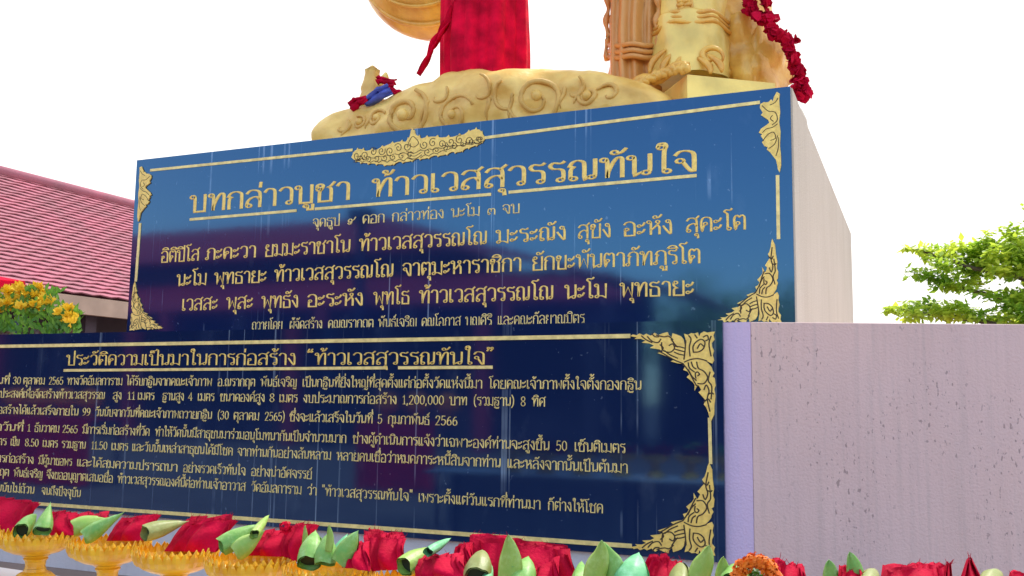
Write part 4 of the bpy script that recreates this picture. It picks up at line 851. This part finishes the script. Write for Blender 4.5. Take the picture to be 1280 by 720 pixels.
def cloth(bl, br, tr, tl, label, dy=.03, layers=5, fringe=60, name='red_cloth_bundle', m='magenta', pleat=.016):
    """Folded crimson cloth: several stacked sheets between a gathered lower edge and a frayed upper one."""
    mb = MB(); rng = random.Random(int(bl[0] * 3 + tr[1])); nu, nv = 22, 10
    for L_ in range(layers):
        V = []; F = []; off = L_ * .012; sh = rng.uniform(-1.5, 1.5)
        for j in range(nv + 1):
            t = j / nv
            for i in range(nu + 1):
                u = i / nu
                x = (bl[0] + (br[0] - bl[0]) * u) * (1 - t) + (tl[0] + (tr[0] - tl[0]) * u) * t
                y = (bl[1] + (br[1] - bl[1]) * u) * (1 - t) + (tl[1] + (tr[1] - tl[1]) * u) * t
                y += (-1.3 * L_ + sh) * t + 1.6 * t * math.sin(u * 9 + L_ * 1.7) + .8 * t * noise.noise(Vector((u * 12, L_, 1)))
                x += 1.2 * sh * t
                p = on_row(x, y, dy + off * (.3 + t) + .05 * t); p.y += pleat * (math.sin(u * 17 + L_ + 2 * t + 2.2 * math.sin(u * 5 + L_)) + .9 * noise.noise(Vector((u * 7, t * 1.5, L_ * 3)))) * (.4 + t) - .028 * math.sin(math.pi * u) * math.sin(math.pi * min(1, t * 1.1))
                V.append(p)
        for j in range(nv):
            for i in range(nu): b = j * (nu + 1) + i; F.append((b, b + 1, b + nu + 2, b + nu + 1))
        mb.add(V, F)
        top = V[nv * (nu + 1):]
        for k in range(fringe // layers):        # frayed threads
            i = rng.randrange(nu); p = top[i].lerp(top[i + 1], rng.random()); l = rng.uniform(.006, .02); d = Vector((rng.gauss(.5, .8), rng.gauss(0, .3), .8)).normalized()
            q_ = p + d * l; s = Vector((.0011, 0, 0)); mb.add([p - s, p + s, q_ + s * .3, q_ - s * .3], [(0, 1, 2, 3)])
    o = solo(mb, name, M[m], label, 'cloth', 'crimson cloth bundles on the trays', smooth=True); return o

C_ = 'crimson cloth bundle '
cloth((-40, 668), (22, 668), (48, 632), (-40, 622), C_ + 'at the far left edge of the tray row')
roll((26, 664), (45, 643), .042, 3, 0, 'plump green roll with round dark end leaning left in the second tray', dyb=.06)
roll((53, 664), (63, 629), .046, 1.5, 0, 'pale green cone with round dark end and sharp white tip, beside a plump roll', dyb=-.02)
cloth((58, 669), (95, 669), (94, 646), (66, 642), C_ + 'between the sharp pale cone and the square ended roll')
roll((92, 661), (132, 648), .040, 3.5, 1, 'yellow green roll lying flat with a square dark end', dyb=0)
roll((108, 671), (154, 641), .040, 1.7, 0, 'slim green roll pointing right with shaggy tip over the flat roll', dyb=-.03)
cloth((134, 676), (178, 676), (200, 648), (156, 652), C_ + 'with long fringe right of the shaggy green roll', fringe=110)
cloth((96, 655), (135, 652), (134, 643), (100, 644), C_ + 'low behind the flat square ended roll', dy=.1, layers=3, fringe=20)
roll((181, 667), (234, 652), .040, 2.2, 2, 'olive ribbed roll with dark end alone in the third tray')
cloth((206, 689), (270, 690), (294, 653), (238, 655), C_ + 'wide and layered right of the olive roll', layers=7, fringe=70)
roll((276, 683), (326, 656), .044, 3, 0, 'long green roll with dark end rising to the right in the fourth tray', dyb=.03)
roll((297, 690), (330, 664), .040, 2.2, 1, 'yellow green roll below the long rising roll', dy=-.08, dyb=-.05)
roll((318, 668), (336, 644), .022, 5, 1, 'pale blunt white-tipped leaf stalk sticking up against the lower panel', dark=False)
cloth((308, 694), (352, 696), (366, 670), (322, 668), C_ + 'with a straight folded top right of the white-tipped stalk', fringe=30)
cloth((352, 694), (376, 704), (396, 660), (362, 660), C_ + 'standing upright and frayed left of the two upright tips', fringe=60)
def rosette(x, y, r, mi, label, dy=0.02, cnt=90, name='flower_rosette', cat='flower'):
    rng = random.Random(int(x)); p0 = on_row(x, y, dy); mb = MB()
    for k in range(cnt):
        d = Vector((rng.gauss(0, 1), rng.gauss(-.5, 1), rng.gauss(.2, 1))).normalized(); p = p0 + d * r * rng.uniform(.5, 1); a = d.orthogonal().normalized(); b = d.cross(a); s = r * .3
        mb.add([p - a * s - b * s * .4, p + a * s - b * s * .4, p + a * s * .6 + b * s + d * s * .6, p - a * s * .6 + b * s + d * s * .6], [(0, 1, 2, 3)])
    return solo(mb, name, M[mi], label, cat)
rosette(357, 660, .022, 'red', 'small dark red rosette flower above the straight folded cloth')
leaf([(378, 700), (380, 680), (381, 657)], .016, 1, 'thin pale upright leaf tip, left one of the two on the sixth tray', dy=.02)
leaf([(409, 690), (411, 672), (411, 657)], .016, 1, 'thin yellow green upright leaf tip, right one of the two on the sixth tray', dy=-.12)
roll((386, 704), (394, 664), .052, 3.2, 0, 'fat upright green roll below the two upright tips', dyb=.0)
roll((407, 705), (410, 666), .045, 3, 0, 'fat pale green roll standing right beside the other fat roll', dy=-.09, dyb=-.06)
roll((419, 696), (434, 668), .024, 6, 3, 'greyish blue thin roll leaning right behind the pale cone', dy=.02, dark=False)
roll((426, 702), (447, 664), .040, 4, 0, 'mint green cone with blunt white tip leaning over the crimson cloth', dy=-.09, dyb=-.08, dark=False)
cloth((428, 709), (462, 714), (460, 682), (446, 682), C_ + 'small and folded in front of the mint green cone', dy=-.1, layers=3, fringe=8)
cloth((462, 714), (500, 712), (506, 676), (458, 668), C_ + 'frayed wide fan in the middle left of the row', layers=7, fringe=130)
roll((505, 708), (545, 684), .04, 2.6, 1, 'yellow green roll with dark ribbed end right of the frayed fan')
roll((535, 690), (563, 673), .020, 4, 3, 'narrow blue green leaf stalk with cut tip against the white gap', dark=False)
cloth((520, 722), (584, 722), (577, 696), (526, 696), C_ + 'square fold with flat top in front of the white gap', dy=-.1, layers=4, fringe=10)
cloth((562, 722), (592, 722), (588, 682), (574, 683), C_ + 'narrow upright fold left of the olive leaf bundle', layers=4, fringe=20)
cloth((590, 735), (725, 745), (712, 690), (592, 673), C_ + 'biggest, broad flat topped behind the central leaf point', dy=.1, layers=6, fringe=50)
roll((596, 722), (603, 688), .048, 7, 2, 'olive ribbed leaf bundle with flat cut top', dyb=.03, dark=False)
leaf([(633, 740), (635, 712), (636, 690), (635, 669)], .040, 1, 'tall bright green leaf point in the middle of the row', dy=-.1)
roll((608, 728), (614, 706), .022, 6, 3, 'short greyish stalk at the foot of the tall bright leaf point', dy=-.1, dark=False)
roll((650, 735), (660, 696), .05, 3, 0, 'rounded green leaf fold right of the tall bright leaf point', dyb=.02, dark=False)
roll((641, 712), (644, 688), .014, 4, 3, 'tiny pale mint tip squeezed behind the tall bright leaf point', dark=False)
cloth((655, 740), (700, 742), (697, 697), (662, 716), C_ + 'with a dark open fold below the broad one', dy=-.06, layers=3, fringe=6)
leaf([(738, 745), (742, 715), (750, 695), (752, 676)], .034, 1, 'left half of the split green leaf point before the gold ornament', dy=-.1)
leaf([(768, 745), (764, 712), (757, 694), (751, 676)], .036, 0, 'right half of the split green leaf point before the gold ornament', dy=-.08)
roll((786, 735), (798, 692), .055, 6, 3, 'round topped blue green leaf roll right of the split leaf point', dyb=.02, dark=False)
roll((722, 735), (727, 702), .03, 6, 0, 'small rounded green leaf roll left of the split leaf point', dark=False)
cloth((790, 742), (856, 742), (850, 712), (812, 696), C_ + 'peaked fold right of the round blue green roll', layers=4, fringe=20)
cloth((812, 745), (862, 745), (853, 708), (826, 696), C_ + 'behind the peaked fold under the corner ornament', dy=.05, layers=3, fringe=20)
roll((850, 735), (850, 704), .042, 6, 2, 'dull olive roll under the right corner ornament', dark=False)
leaf([(868, 738), (874, 715), (882, 698), (886, 682)], .03, 1, 'curved yellow green leaf point crossing the corner ornament', dy=-.08)
leaf([(902, 738), (903, 716), (904, 696)], .022, 1, 'short leaf point just right of the lower panel edge', dy=-.05)
roll((915, 730), (930, 704), .04, 6, 0, 'green leaf roll left of the orange marigold ring', dark=False)
# marigold ring
p0 = on_row(945, 724, -.12); rng = random.Random(5); mb = MB()
for k in range(1500):
    a = rng.uniform(0, 6.283); d2 = Vector((rng.gauss(0, 1), rng.gauss(0, 1), rng.gauss(0, 1))).normalized()
    c = p0 + Vector((math.cos(a), 0, math.sin(a))) * .046; p = c + d2 * .021 * rng.uniform(.6, 1.1); aa = d2.orthogonal().normalized(); bb = d2.cross(aa); s = .0065
    mb.add([p - aa * s, p - bb * s * .8 + d2 * .004, p + aa * s, p + bb * s], [(0, 1, 2, 3)])
solo(mb, 'marigold_ring', M['orange'], 'orange marigold flower ring standing in front of the lavender margin', 'flower ring')
rosette(946, 724, .026, 'flowerleaf', 'green leaf bud inside the orange marigold ring', dy=-.1)
cloth((962, 738), (1012, 742), (1006, 712), (966, 702), C_ + 'sloping right of the marigold ring', layers=4, fringe=12)
leaf([(1038, 736), (1038, 716), (1036, 700)], .02, 0, 'small leaf point on the left of two before the wing wall')
leaf([(1070, 738), (1068, 712), (1062, 690)], .022, 0, 'taller leaf point on the right of two before the wing wall')
cloth((1046, 742), (1084, 742), (1078, 713), (1050, 711), C_ + 'small dome under the two leaf points', dy=-.1, layers=4, fringe=10)
roll((1085, 732), (1094, 712), .03, 6, 2, 'small grey green roll between two crimson folds on the right', dark=False)
cloth((1098, 742), (1186, 745), (1182, 709), (1104, 711), C_ + 'long low fold before the wing wall', layers=5, fringe=16)
cloth((1176, 742), (1192, 742), (1190, 706), (1184, 705), C_ + 'thin strip left of the crimson peak', layers=2, fringe=12)
cloth((1192, 745), (1238, 745), (1216, 702), (1211, 702), C_ + 'pointed peak at the far right', layers=4, fringe=4)
roll((1236, 735), (1250, 715), .035, 5, 2, 'dull roll at the far right end past the crimson peak', dark=False)
cloth((1255, 745), (1300, 745), (1300, 716), (1262, 719), C_ + 'cut off by the right edge', layers=3, fringe=8)

# ------------------------------------------------------------------ yellow flower bunches on the plinth, left of the pedestal
def bunch(x, y, w, h, Y, label, seed, nf=10):
    rng = random.Random(seed); base = on_y(x, 425, Y); base.z = ZT; topz = on_y(x, y, Y).z
    t = thing('flower_vase', base, label, 'flower vase', 'flower vases on the plinth')
    mb = MB(); mb.lathe([(.07, 0), (.11, .05), (.12, .1), (.08, .17), (.09, .2)], 18, base); mb.build('vase', M['vase'], t, True)
    lf = MB(); fl = MB()
    for k in range(330):
        a = rng.uniform(0, 6.28); rr = w * math.sqrt(rng.random()); z = ZT + .03 + (topz - ZT - .05) * rng.random() ** .8
        p = Vector((base.x + rr * math.cos(a), base.y + rr * .8 * math.sin(a), z)); d = Vector((rng.gauss(0, .6), rng.gauss(0, .6), 1)).normalized(); s = d.orthogonal().normalized(); l = rng.uniform(.06, .14)
        lf.add([p, p + s * .02 + d * l * .5, p + d * l, p - s * .02 + d * l * .5], [(0, 1, 2, 3)])
    for k in range(nf):
        a = rng.uniform(0, 6.28); rr = w * rng.uniform(.1, 1.05); z = ZT + (topz - ZT) * rng.uniform(.62, 1)
        c = Vector((base.x + rr * math.cos(a), base.y - abs(rr * .8 * math.sin(a)), z)); ax = Vector((rng.gauss(0, .5), rng.gauss(-.3, .5), 1)).normalized()
        for j in range(40):                     # lily-like cluster of petals
            d = (ax + Vector((rng.gauss(0, .7), rng.gauss(0, .7), rng.gauss(0, .5)))).normalized(); s = d.orthogonal().normalized(); l = rng.uniform(.06, .12); p = c
            fl.add([p, p + s * .022 + d * l * .55, p + d * l, p - s * .022 + d * l * .55], [(0, 1, 2, 3)])
    lf.build('foliage', M['flowerleaf'], t); fl.build('blossoms', M['yellow'], t)
bunch(8, 366, .28, .5, 8.3, 'vase of green leaves and yellow blossoms at the left frame edge on the plinth', 1, 22)
bunch(48, 362, .27, .5, 8.15, 'tallest vase of yellow blossoms on the plinth below the roof', 2, 26)
bunch(82, 388, .17, .4, 8.2, 'small vase of yellow blossoms nearest the pedestal side', 3, 14)

# ------------------------------------------------------------------ tiled hall on the left
hall = thing('tiled_hall', (-15, 18, 0), 'long temple hall with faded pinkish red tiled roof at left', 'building')
Xe, Ze, Xr, Zr, Y0h, Y1h = -13.0, 3.235, -16.3, 5.80, 4.0, 34.0
mb = MB(); NR = 32; sl = Vector((Xr - Xe, 0, Zr - Ze)); dn = sl.normalized(); nn = Vector((-dn.z, 0, dn.x)); nn = nn if nn.z > 0 else -nn
NT = 150
for r_ in range(NR):                             # overlapping scalloped courses
    a = Vector((Xe, 0, Ze)) + sl * (r_ / NR) + nn * .036; b_ = Vector((Xe, 0, Ze)) + sl * ((r_ + 1.15) / NR) + nn * .005
    V = []; F = []
    for i in range(NT + 1):
        Y = Y0h + (Y1h - Y0h) * i / NT; odd = (i + r_) % 2
        V.append((a.x + dn.x * .04 * odd, Y, a.z + dn.z * .04 * odd)); V.append((b_.x, Y, b_.z)); V.append((a.x + dn.x * .04 * odd - nn.x * .024, Y, a.z + dn.z * .04 * odd - nn.z * .024))
    for i in range(NT): b = i * 3; F.append((b, b + 1, b + 4, b + 3)); F.append((b + 2, b, b + 3, b + 5))
    mb.add(V, F)
mb.add([(Xr, Y0h, Zr), (Xr, Y1h, Zr), (Xr - 3.3, Y1h, Ze), (Xr - 3.3, Y0h, Ze)], [(0, 1, 2, 3)])
roof = mb.build('roof', M['tile'], hall)
mb = MB(); mb.tube([(Xr, Y0h, Zr + .05), (Xr, Y1h, Zr + .05)], .11, 10); mb.build('ridge_cap', M['tile'], roof, True)
mb = MB(); mb.box(Xe - .12, Xe + .02, Y0h, Y1h, Ze - .32, Ze - .02); mb.box(Xe - 1.2, Xe - .125, Y0h, Y1h, Ze - .08, Ze - .04); mb.build('fascia', M['fascia'], hall)
mb = MB(); mb.box(Xe - 6, Xe - 1.0, Y0h + .5, Y1h - .5, 0, Ze - .09); mb.build('wall', M['darkwall'], hall)
for k in range(9):
    mb = MB(); Y = Y0h + 1.5 + 3.4 * k; mb.box(Xe - .55, Xe - .3, Y - .12, Y + .12, 0, Ze - .09); mb.build('pillar', M['darkwall'], hall)
    mb = MB(); mb.box(Xe - 1.0, Xe - .96, Y + .9, Y + 2.5, .9, 2.3); mb.build('window', M['dark'], hall)
# red awning in front of its eave
a = on_x(-40, 350, -12.2); c = on_x(31, 354, -12.2)
aw = thing('red_awning', (-12.4, (a.y + c.y) / 2, 0), 'red awning edge under the tiled roof at the far left', 'awning')
mb = MB(); mb.prism([(-12.2, a.y, a.z), (-12.2, c.y, c.z), (-12.9, c.y, c.z + .12), (-12.9, a.y, a.z + .12)], (0, 0, .03)); mb.box(-12.21, -12.18, a.y, c.y, c.z - .14, c.z - .002); mb.build('canopy', M['red'], aw)
for yy in (a.y + .05, c.y - .05): mb = MB(); mb.tube([(-12.25, yy, 0), (-12.25, yy, a.z - .003)], .03, 8); mb.build('pole', M['post'], aw)

# ------------------------------------------------------------------ tree on the right
def clump_tree(name, base, trunk_path, trunk_r, limbs, clumps, label, seed, leafm, lsize=.2, cat='tree', group=None):
    rng = random.Random(seed); t = thing(name, base, label, cat, group)
    mb = MB(); mb.tube(trunk_path, trunk_r, 12); 
    for pth, r0 in limbs:
        n = len(pth); mb.tube(pth, [r0 * (1 - .8 * i / (n - 1)) for i in range(n)], 7)
    mb.build('trunk', M['bark'], t, True)
    cr = MB()
    for c, r, n in clumps:
        c = Vector(c)
        for k in range(int(n * 1.1)):
            d = Vector((rng.gauss(0, 1), rng.gauss(0, 1), rng.gauss(0, 1))).normalized() * (rng.random() ** .45)
            p = c + Vector((d.x * r[0], d.y * r[1], d.z * r[2])); ax = Vector((rng.gauss(0, 1), rng.gauss(0, 1), rng.gauss(-.25, .5))).normalized(); s = ax.cross(Vector((rng.gauss(0, .3), rng.gauss(0, .3), 1))).normalized(); l = lsize * rng.uniform(.6, 1.3); w = l * .27
            q_ = ax * l
            cr.add([p, p + q_ * .45 + s * w, p + q_, p + q_ * .45 - s * w], [(0, 1, 2, 3)])
    cr.build('crown', leafm, t); return t
YT = 25
rng = random.Random(21); cl_, lm = [], []
tb_ = on_y(1330, 420, YT + .6); tb_.z = 0
def limb(p0, pts, r): pp = [Vector(p0)] + [on_y(x, y, YT + dy) for x, y, dy in pts]; lm.append((pp, r)); return pp
fork = Vector((tb_.x, tb_.y, on_y(1330, 430, YT).z)); head = Vector((tb_.x + .3, tb_.y, on_y(1330, 300, YT).z))
limb(fork, [(1280, 415, 0), (1220, 400, -.3), (1160, 392, 0), (1112, 384, .2)], .10)
limb(fork, [(1280, 380, .4), (1220, 365, .3), (1170, 350, .2), (1142, 342, .2)], .09)
limb(fork.lerp(head, .5), [(1270, 345, .3), (1215, 335, 0), (1165, 318, 0), (1139, 309, 0)], .09)
limb(fork.lerp(head, .8), [(1260, 315, .3), (1235, 305, .2), (1233, 296, .2)], .07)
def cloud(x0, y0, x1, y1, k, rx, rz, n, dy=.7):
    for i in range(k):
        t = i / max(1, k - 1); p = on_y(x0 + (x1 - x0) * t + rng.uniform(-4, 4), y0 + (y1 - y0) * t + rng.uniform(-4, 4), YT + rng.uniform(-dy, dy)); cl_.append((p, (rx * rng.uniform(.7, 1.25), rx, rz * rng.uniform(.7, 1.25)), int(n * rng.uniform(.7, 1.2))))
cloud(1139, 309, 1168, 316, 4, .16, .10, 26, .2); cloud(1165, 318, 1285, 322, 9, .42, .30, 130); cloud(1185, 335, 1285, 342, 6, .4, .26, 110); cloud(1200, 305, 1245, 312, 4, .32, .2, 80); cloud(1234, 298, 1236, 308, 3, .16, .18, 32, .2); cloud(1262, 290, 1268, 302, 3, .2, .22, 45); cloud(1275, 300, 1300, 330, 4, .5, .4, 160)
cloud(1145, 343, 1185, 352, 5, .24, .17, 55, .3); cloud(1175, 352, 1215, 354, 4, .3, .2, 60); cloud(1215, 362, 1270, 372, 5, .28, .2, 26)
cloud(1112, 384, 1140, 388, 4, .15, .10, 26, .2); cloud(1135, 389, 1225, 393, 8, .34, .22, 100); cloud(1160, 380, 1190, 384, 3, .24, .2, 60); cloud(1235, 400, 1290, 400, 5, .36, .26, 90); cloud(1260, 380, 1300, 370, 5, .42, .4, 130)
for k in range(26): cl_.append((Vector((tb_.x + rng.gauss(1.6, 1.5), tb_.y + rng.gauss(.6, 1.3), rng.uniform(3.4, 6.8))), (.6, .6, .45), 110))
for k in range(10): cl_.append((Vector((tb_.x + rng.gauss(0, 1.2), tb_.y + rng.gauss(.4, 1.0), rng.uniform(2.2, 3.6))), (.6, .6, .4), 90))
clump_tree('leafy_tree', tb_, [tb_, tb_ + Vector((.05, 0, 1.5)), fork, head, head + Vector((.3, .2, 1))], [.2, .17, .14, .1, .04], lm, cl_, 'bright green tree with layered feathery branches beyond the wing wall at right', 3, M['leaf'])

# ------------------------------------------------------------------ behind the viewer: what the polished panels mirror
rh = thing('red_roofed_hall', (-22, -18, 0), 'large two-tiered red roofed hall standing opposite, mirrored in the polished panels', 'building')
def slope(name, pts, th, mm, parent=rh): mb = MB(); mb.prism(pts, (0, 0, th)); return mb.build(name, mm, parent)
rf = slope('upper_roof', [(-45, -14, 6.7), (-14.5, -14, 6.7), (-19, -17, 8.5), (-45, -17, 8.5)], .1, M['tilered'])
slope('hip_roof', [(-14.5, -14, 6.7), (-6, -13.4, 4.7), (-6, -20, 4.7), (-19, -17, 8.5)], .1, M['tilered'])
slope('back_roof', [(-45, -17, 8.5), (-19, -17, 8.5), (-14.5, -20, 6.7), (-45, -20, 6.7)], .1, M['tilered'])
mb = MB(); mb.box(-45, -9, -20, -14.4, 0, 5.7); mb.build('wall', M['darkwall'], rh)
mb = MB(); mb.box(-45, -15.4, -19.5, -14.6, 5.71, 6.68); mb.build('clerestory', M['darkwall'], rh)
slope('lower_roof', [(-45, -12.2, 4.55), (-7.4, -12.2, 4.55), (-11, -14.39, 5.72), (-45, -14.39, 5.72)], .1, M['tilered'])
for k in range(11):
    mb = MB(); X = -8.4 - 3.4 * k; mb.box(X - .2, X + .2, -12.6, -12.2, 0, 4.5); mb.build('pillar', M['tilered'] if k % 2 else M['darkwall'], rh)
mb = MB(); mb.box(-8.5, 30, -20.3, -20, 0, 3.3); solo(mb, 'added_dark_wall', M['darkwall'], 'long dark wall added unseen opposite the monument to darken the mirrored panels', 'wall')  # added behind the viewer to darken the low panel reflections
lp_ = thing('lamp_post', (-16.4, -13.2, 0), 'dark slender lamp post opposite, mirrored in the upper panel', 'lamp post')
mb = MB(); mb.tube([(-16.4, -11.2, 0), (-16.4, -11.2, 7.2)], [.2, .16], 10); mb.build('pole', M['post'], lp_)
mb = MB(); mb.box(-16.75, -16.05, -11.5, -10.9, 7.2, 7.6); mb.build('lamp_head', M['post'], lp_)
rng = random.Random(9)
for k, (X, Y, h) in enumerate(((-3.5, -24, 7), (2.5, -27, 6), (9, -25, 8), (-8.5, -22.5, 6.5), (-5.8, -23, 6))):
    cl2 = [(Vector((X + rng.gauss(0, 1.5), Y + rng.gauss(0, 1.3), h * rng.uniform(.4, .95))), (1.1, 1.1, .8), 110) for _ in range(22)]
    clump_tree('shade_tree', (X, Y, 0), [(X, Y, 0), (X + .1, Y, h * .4), (X, Y + .1, h * .8)], [.25, .18, .06], [], cl2, ('dense green tree standing opposite beside the red hall', 'lower green tree opposite, second from the red hall', 'tallest green tree opposite, farthest from the red hall', 'green tree opposite, touching the end of the red hall', 'low bushy tree opposite, between the hall end and the dense tree')[k], 30 + k, M['leaf'], .3, 'tree', 'trees opposite the monument')

for k, (X, Y, w, lab) in enumerate(((-14.2, .6, 2.6, 'red draped stand added opposite at left for red patches mirrored in the history panel'), (-8.2, -1.5, 1.5, 'smaller red draped stand added opposite for a maroon patch mirrored mid history panel'))):
    sd_ = thing('added_draped_stand', (X, Y, 0), lab, 'stand', rz=0)  # added unseen stand, gives the lower panel its red reflected patches
    mb = MB(); V = []; F = []
    for i in range(41):
        for z, q_ in ((1.15, 0), (.6, .6), (.03, 1)): V.append((X - w / 2 + w * i / 40, Y + .4 + .05 * q_ * math.sin(i * .9), z))
    for i in range(40):
        for j in range(2): b = i * 3 + j; F.append((b, b + 3, b + 4, b + 1))
    mb.add(V, F); mb.build('cloth_skirt', M['red'], sd_, True)
    mb = MB(); mb.box(X - w / 2, X + w / 2, Y - .4, Y + .38, 1.12, 1.16); mb.build('stand_top', M['red'], sd_)
    for sx in (-1, 1): mb = MB(); mb.box(X + sx * (w / 2 - .08) - .03, X + sx * (w / 2 - .08) + .03, Y - .36, Y - .3, 0, 1.118); mb.build('leg', M['post'], sd_)
    for j in range(4 - k):
        mb = MB(); c = Vector((X - w / 2 + .35 + j * .6, Y, 1.161)); mb.lathe([(.12, 0), (.06, .06), (.06, .14), (.2, .22), (.22, .3)], 16, c); mb.blob(c + Vector((0, 0, .36)), (.17, .17, .14), .4, 3, 14, 10, j)
        solo(mb, 'flower_bowl', M['orange'], ['first', 'second', 'third', 'fourth'][j] + ' orange flower bowl on the ' + ('wide' if k == 0 else 'smaller') + ' red draped stand added opposite', 'bowl', 'orange bowls on the added draped stands', True, at=c)
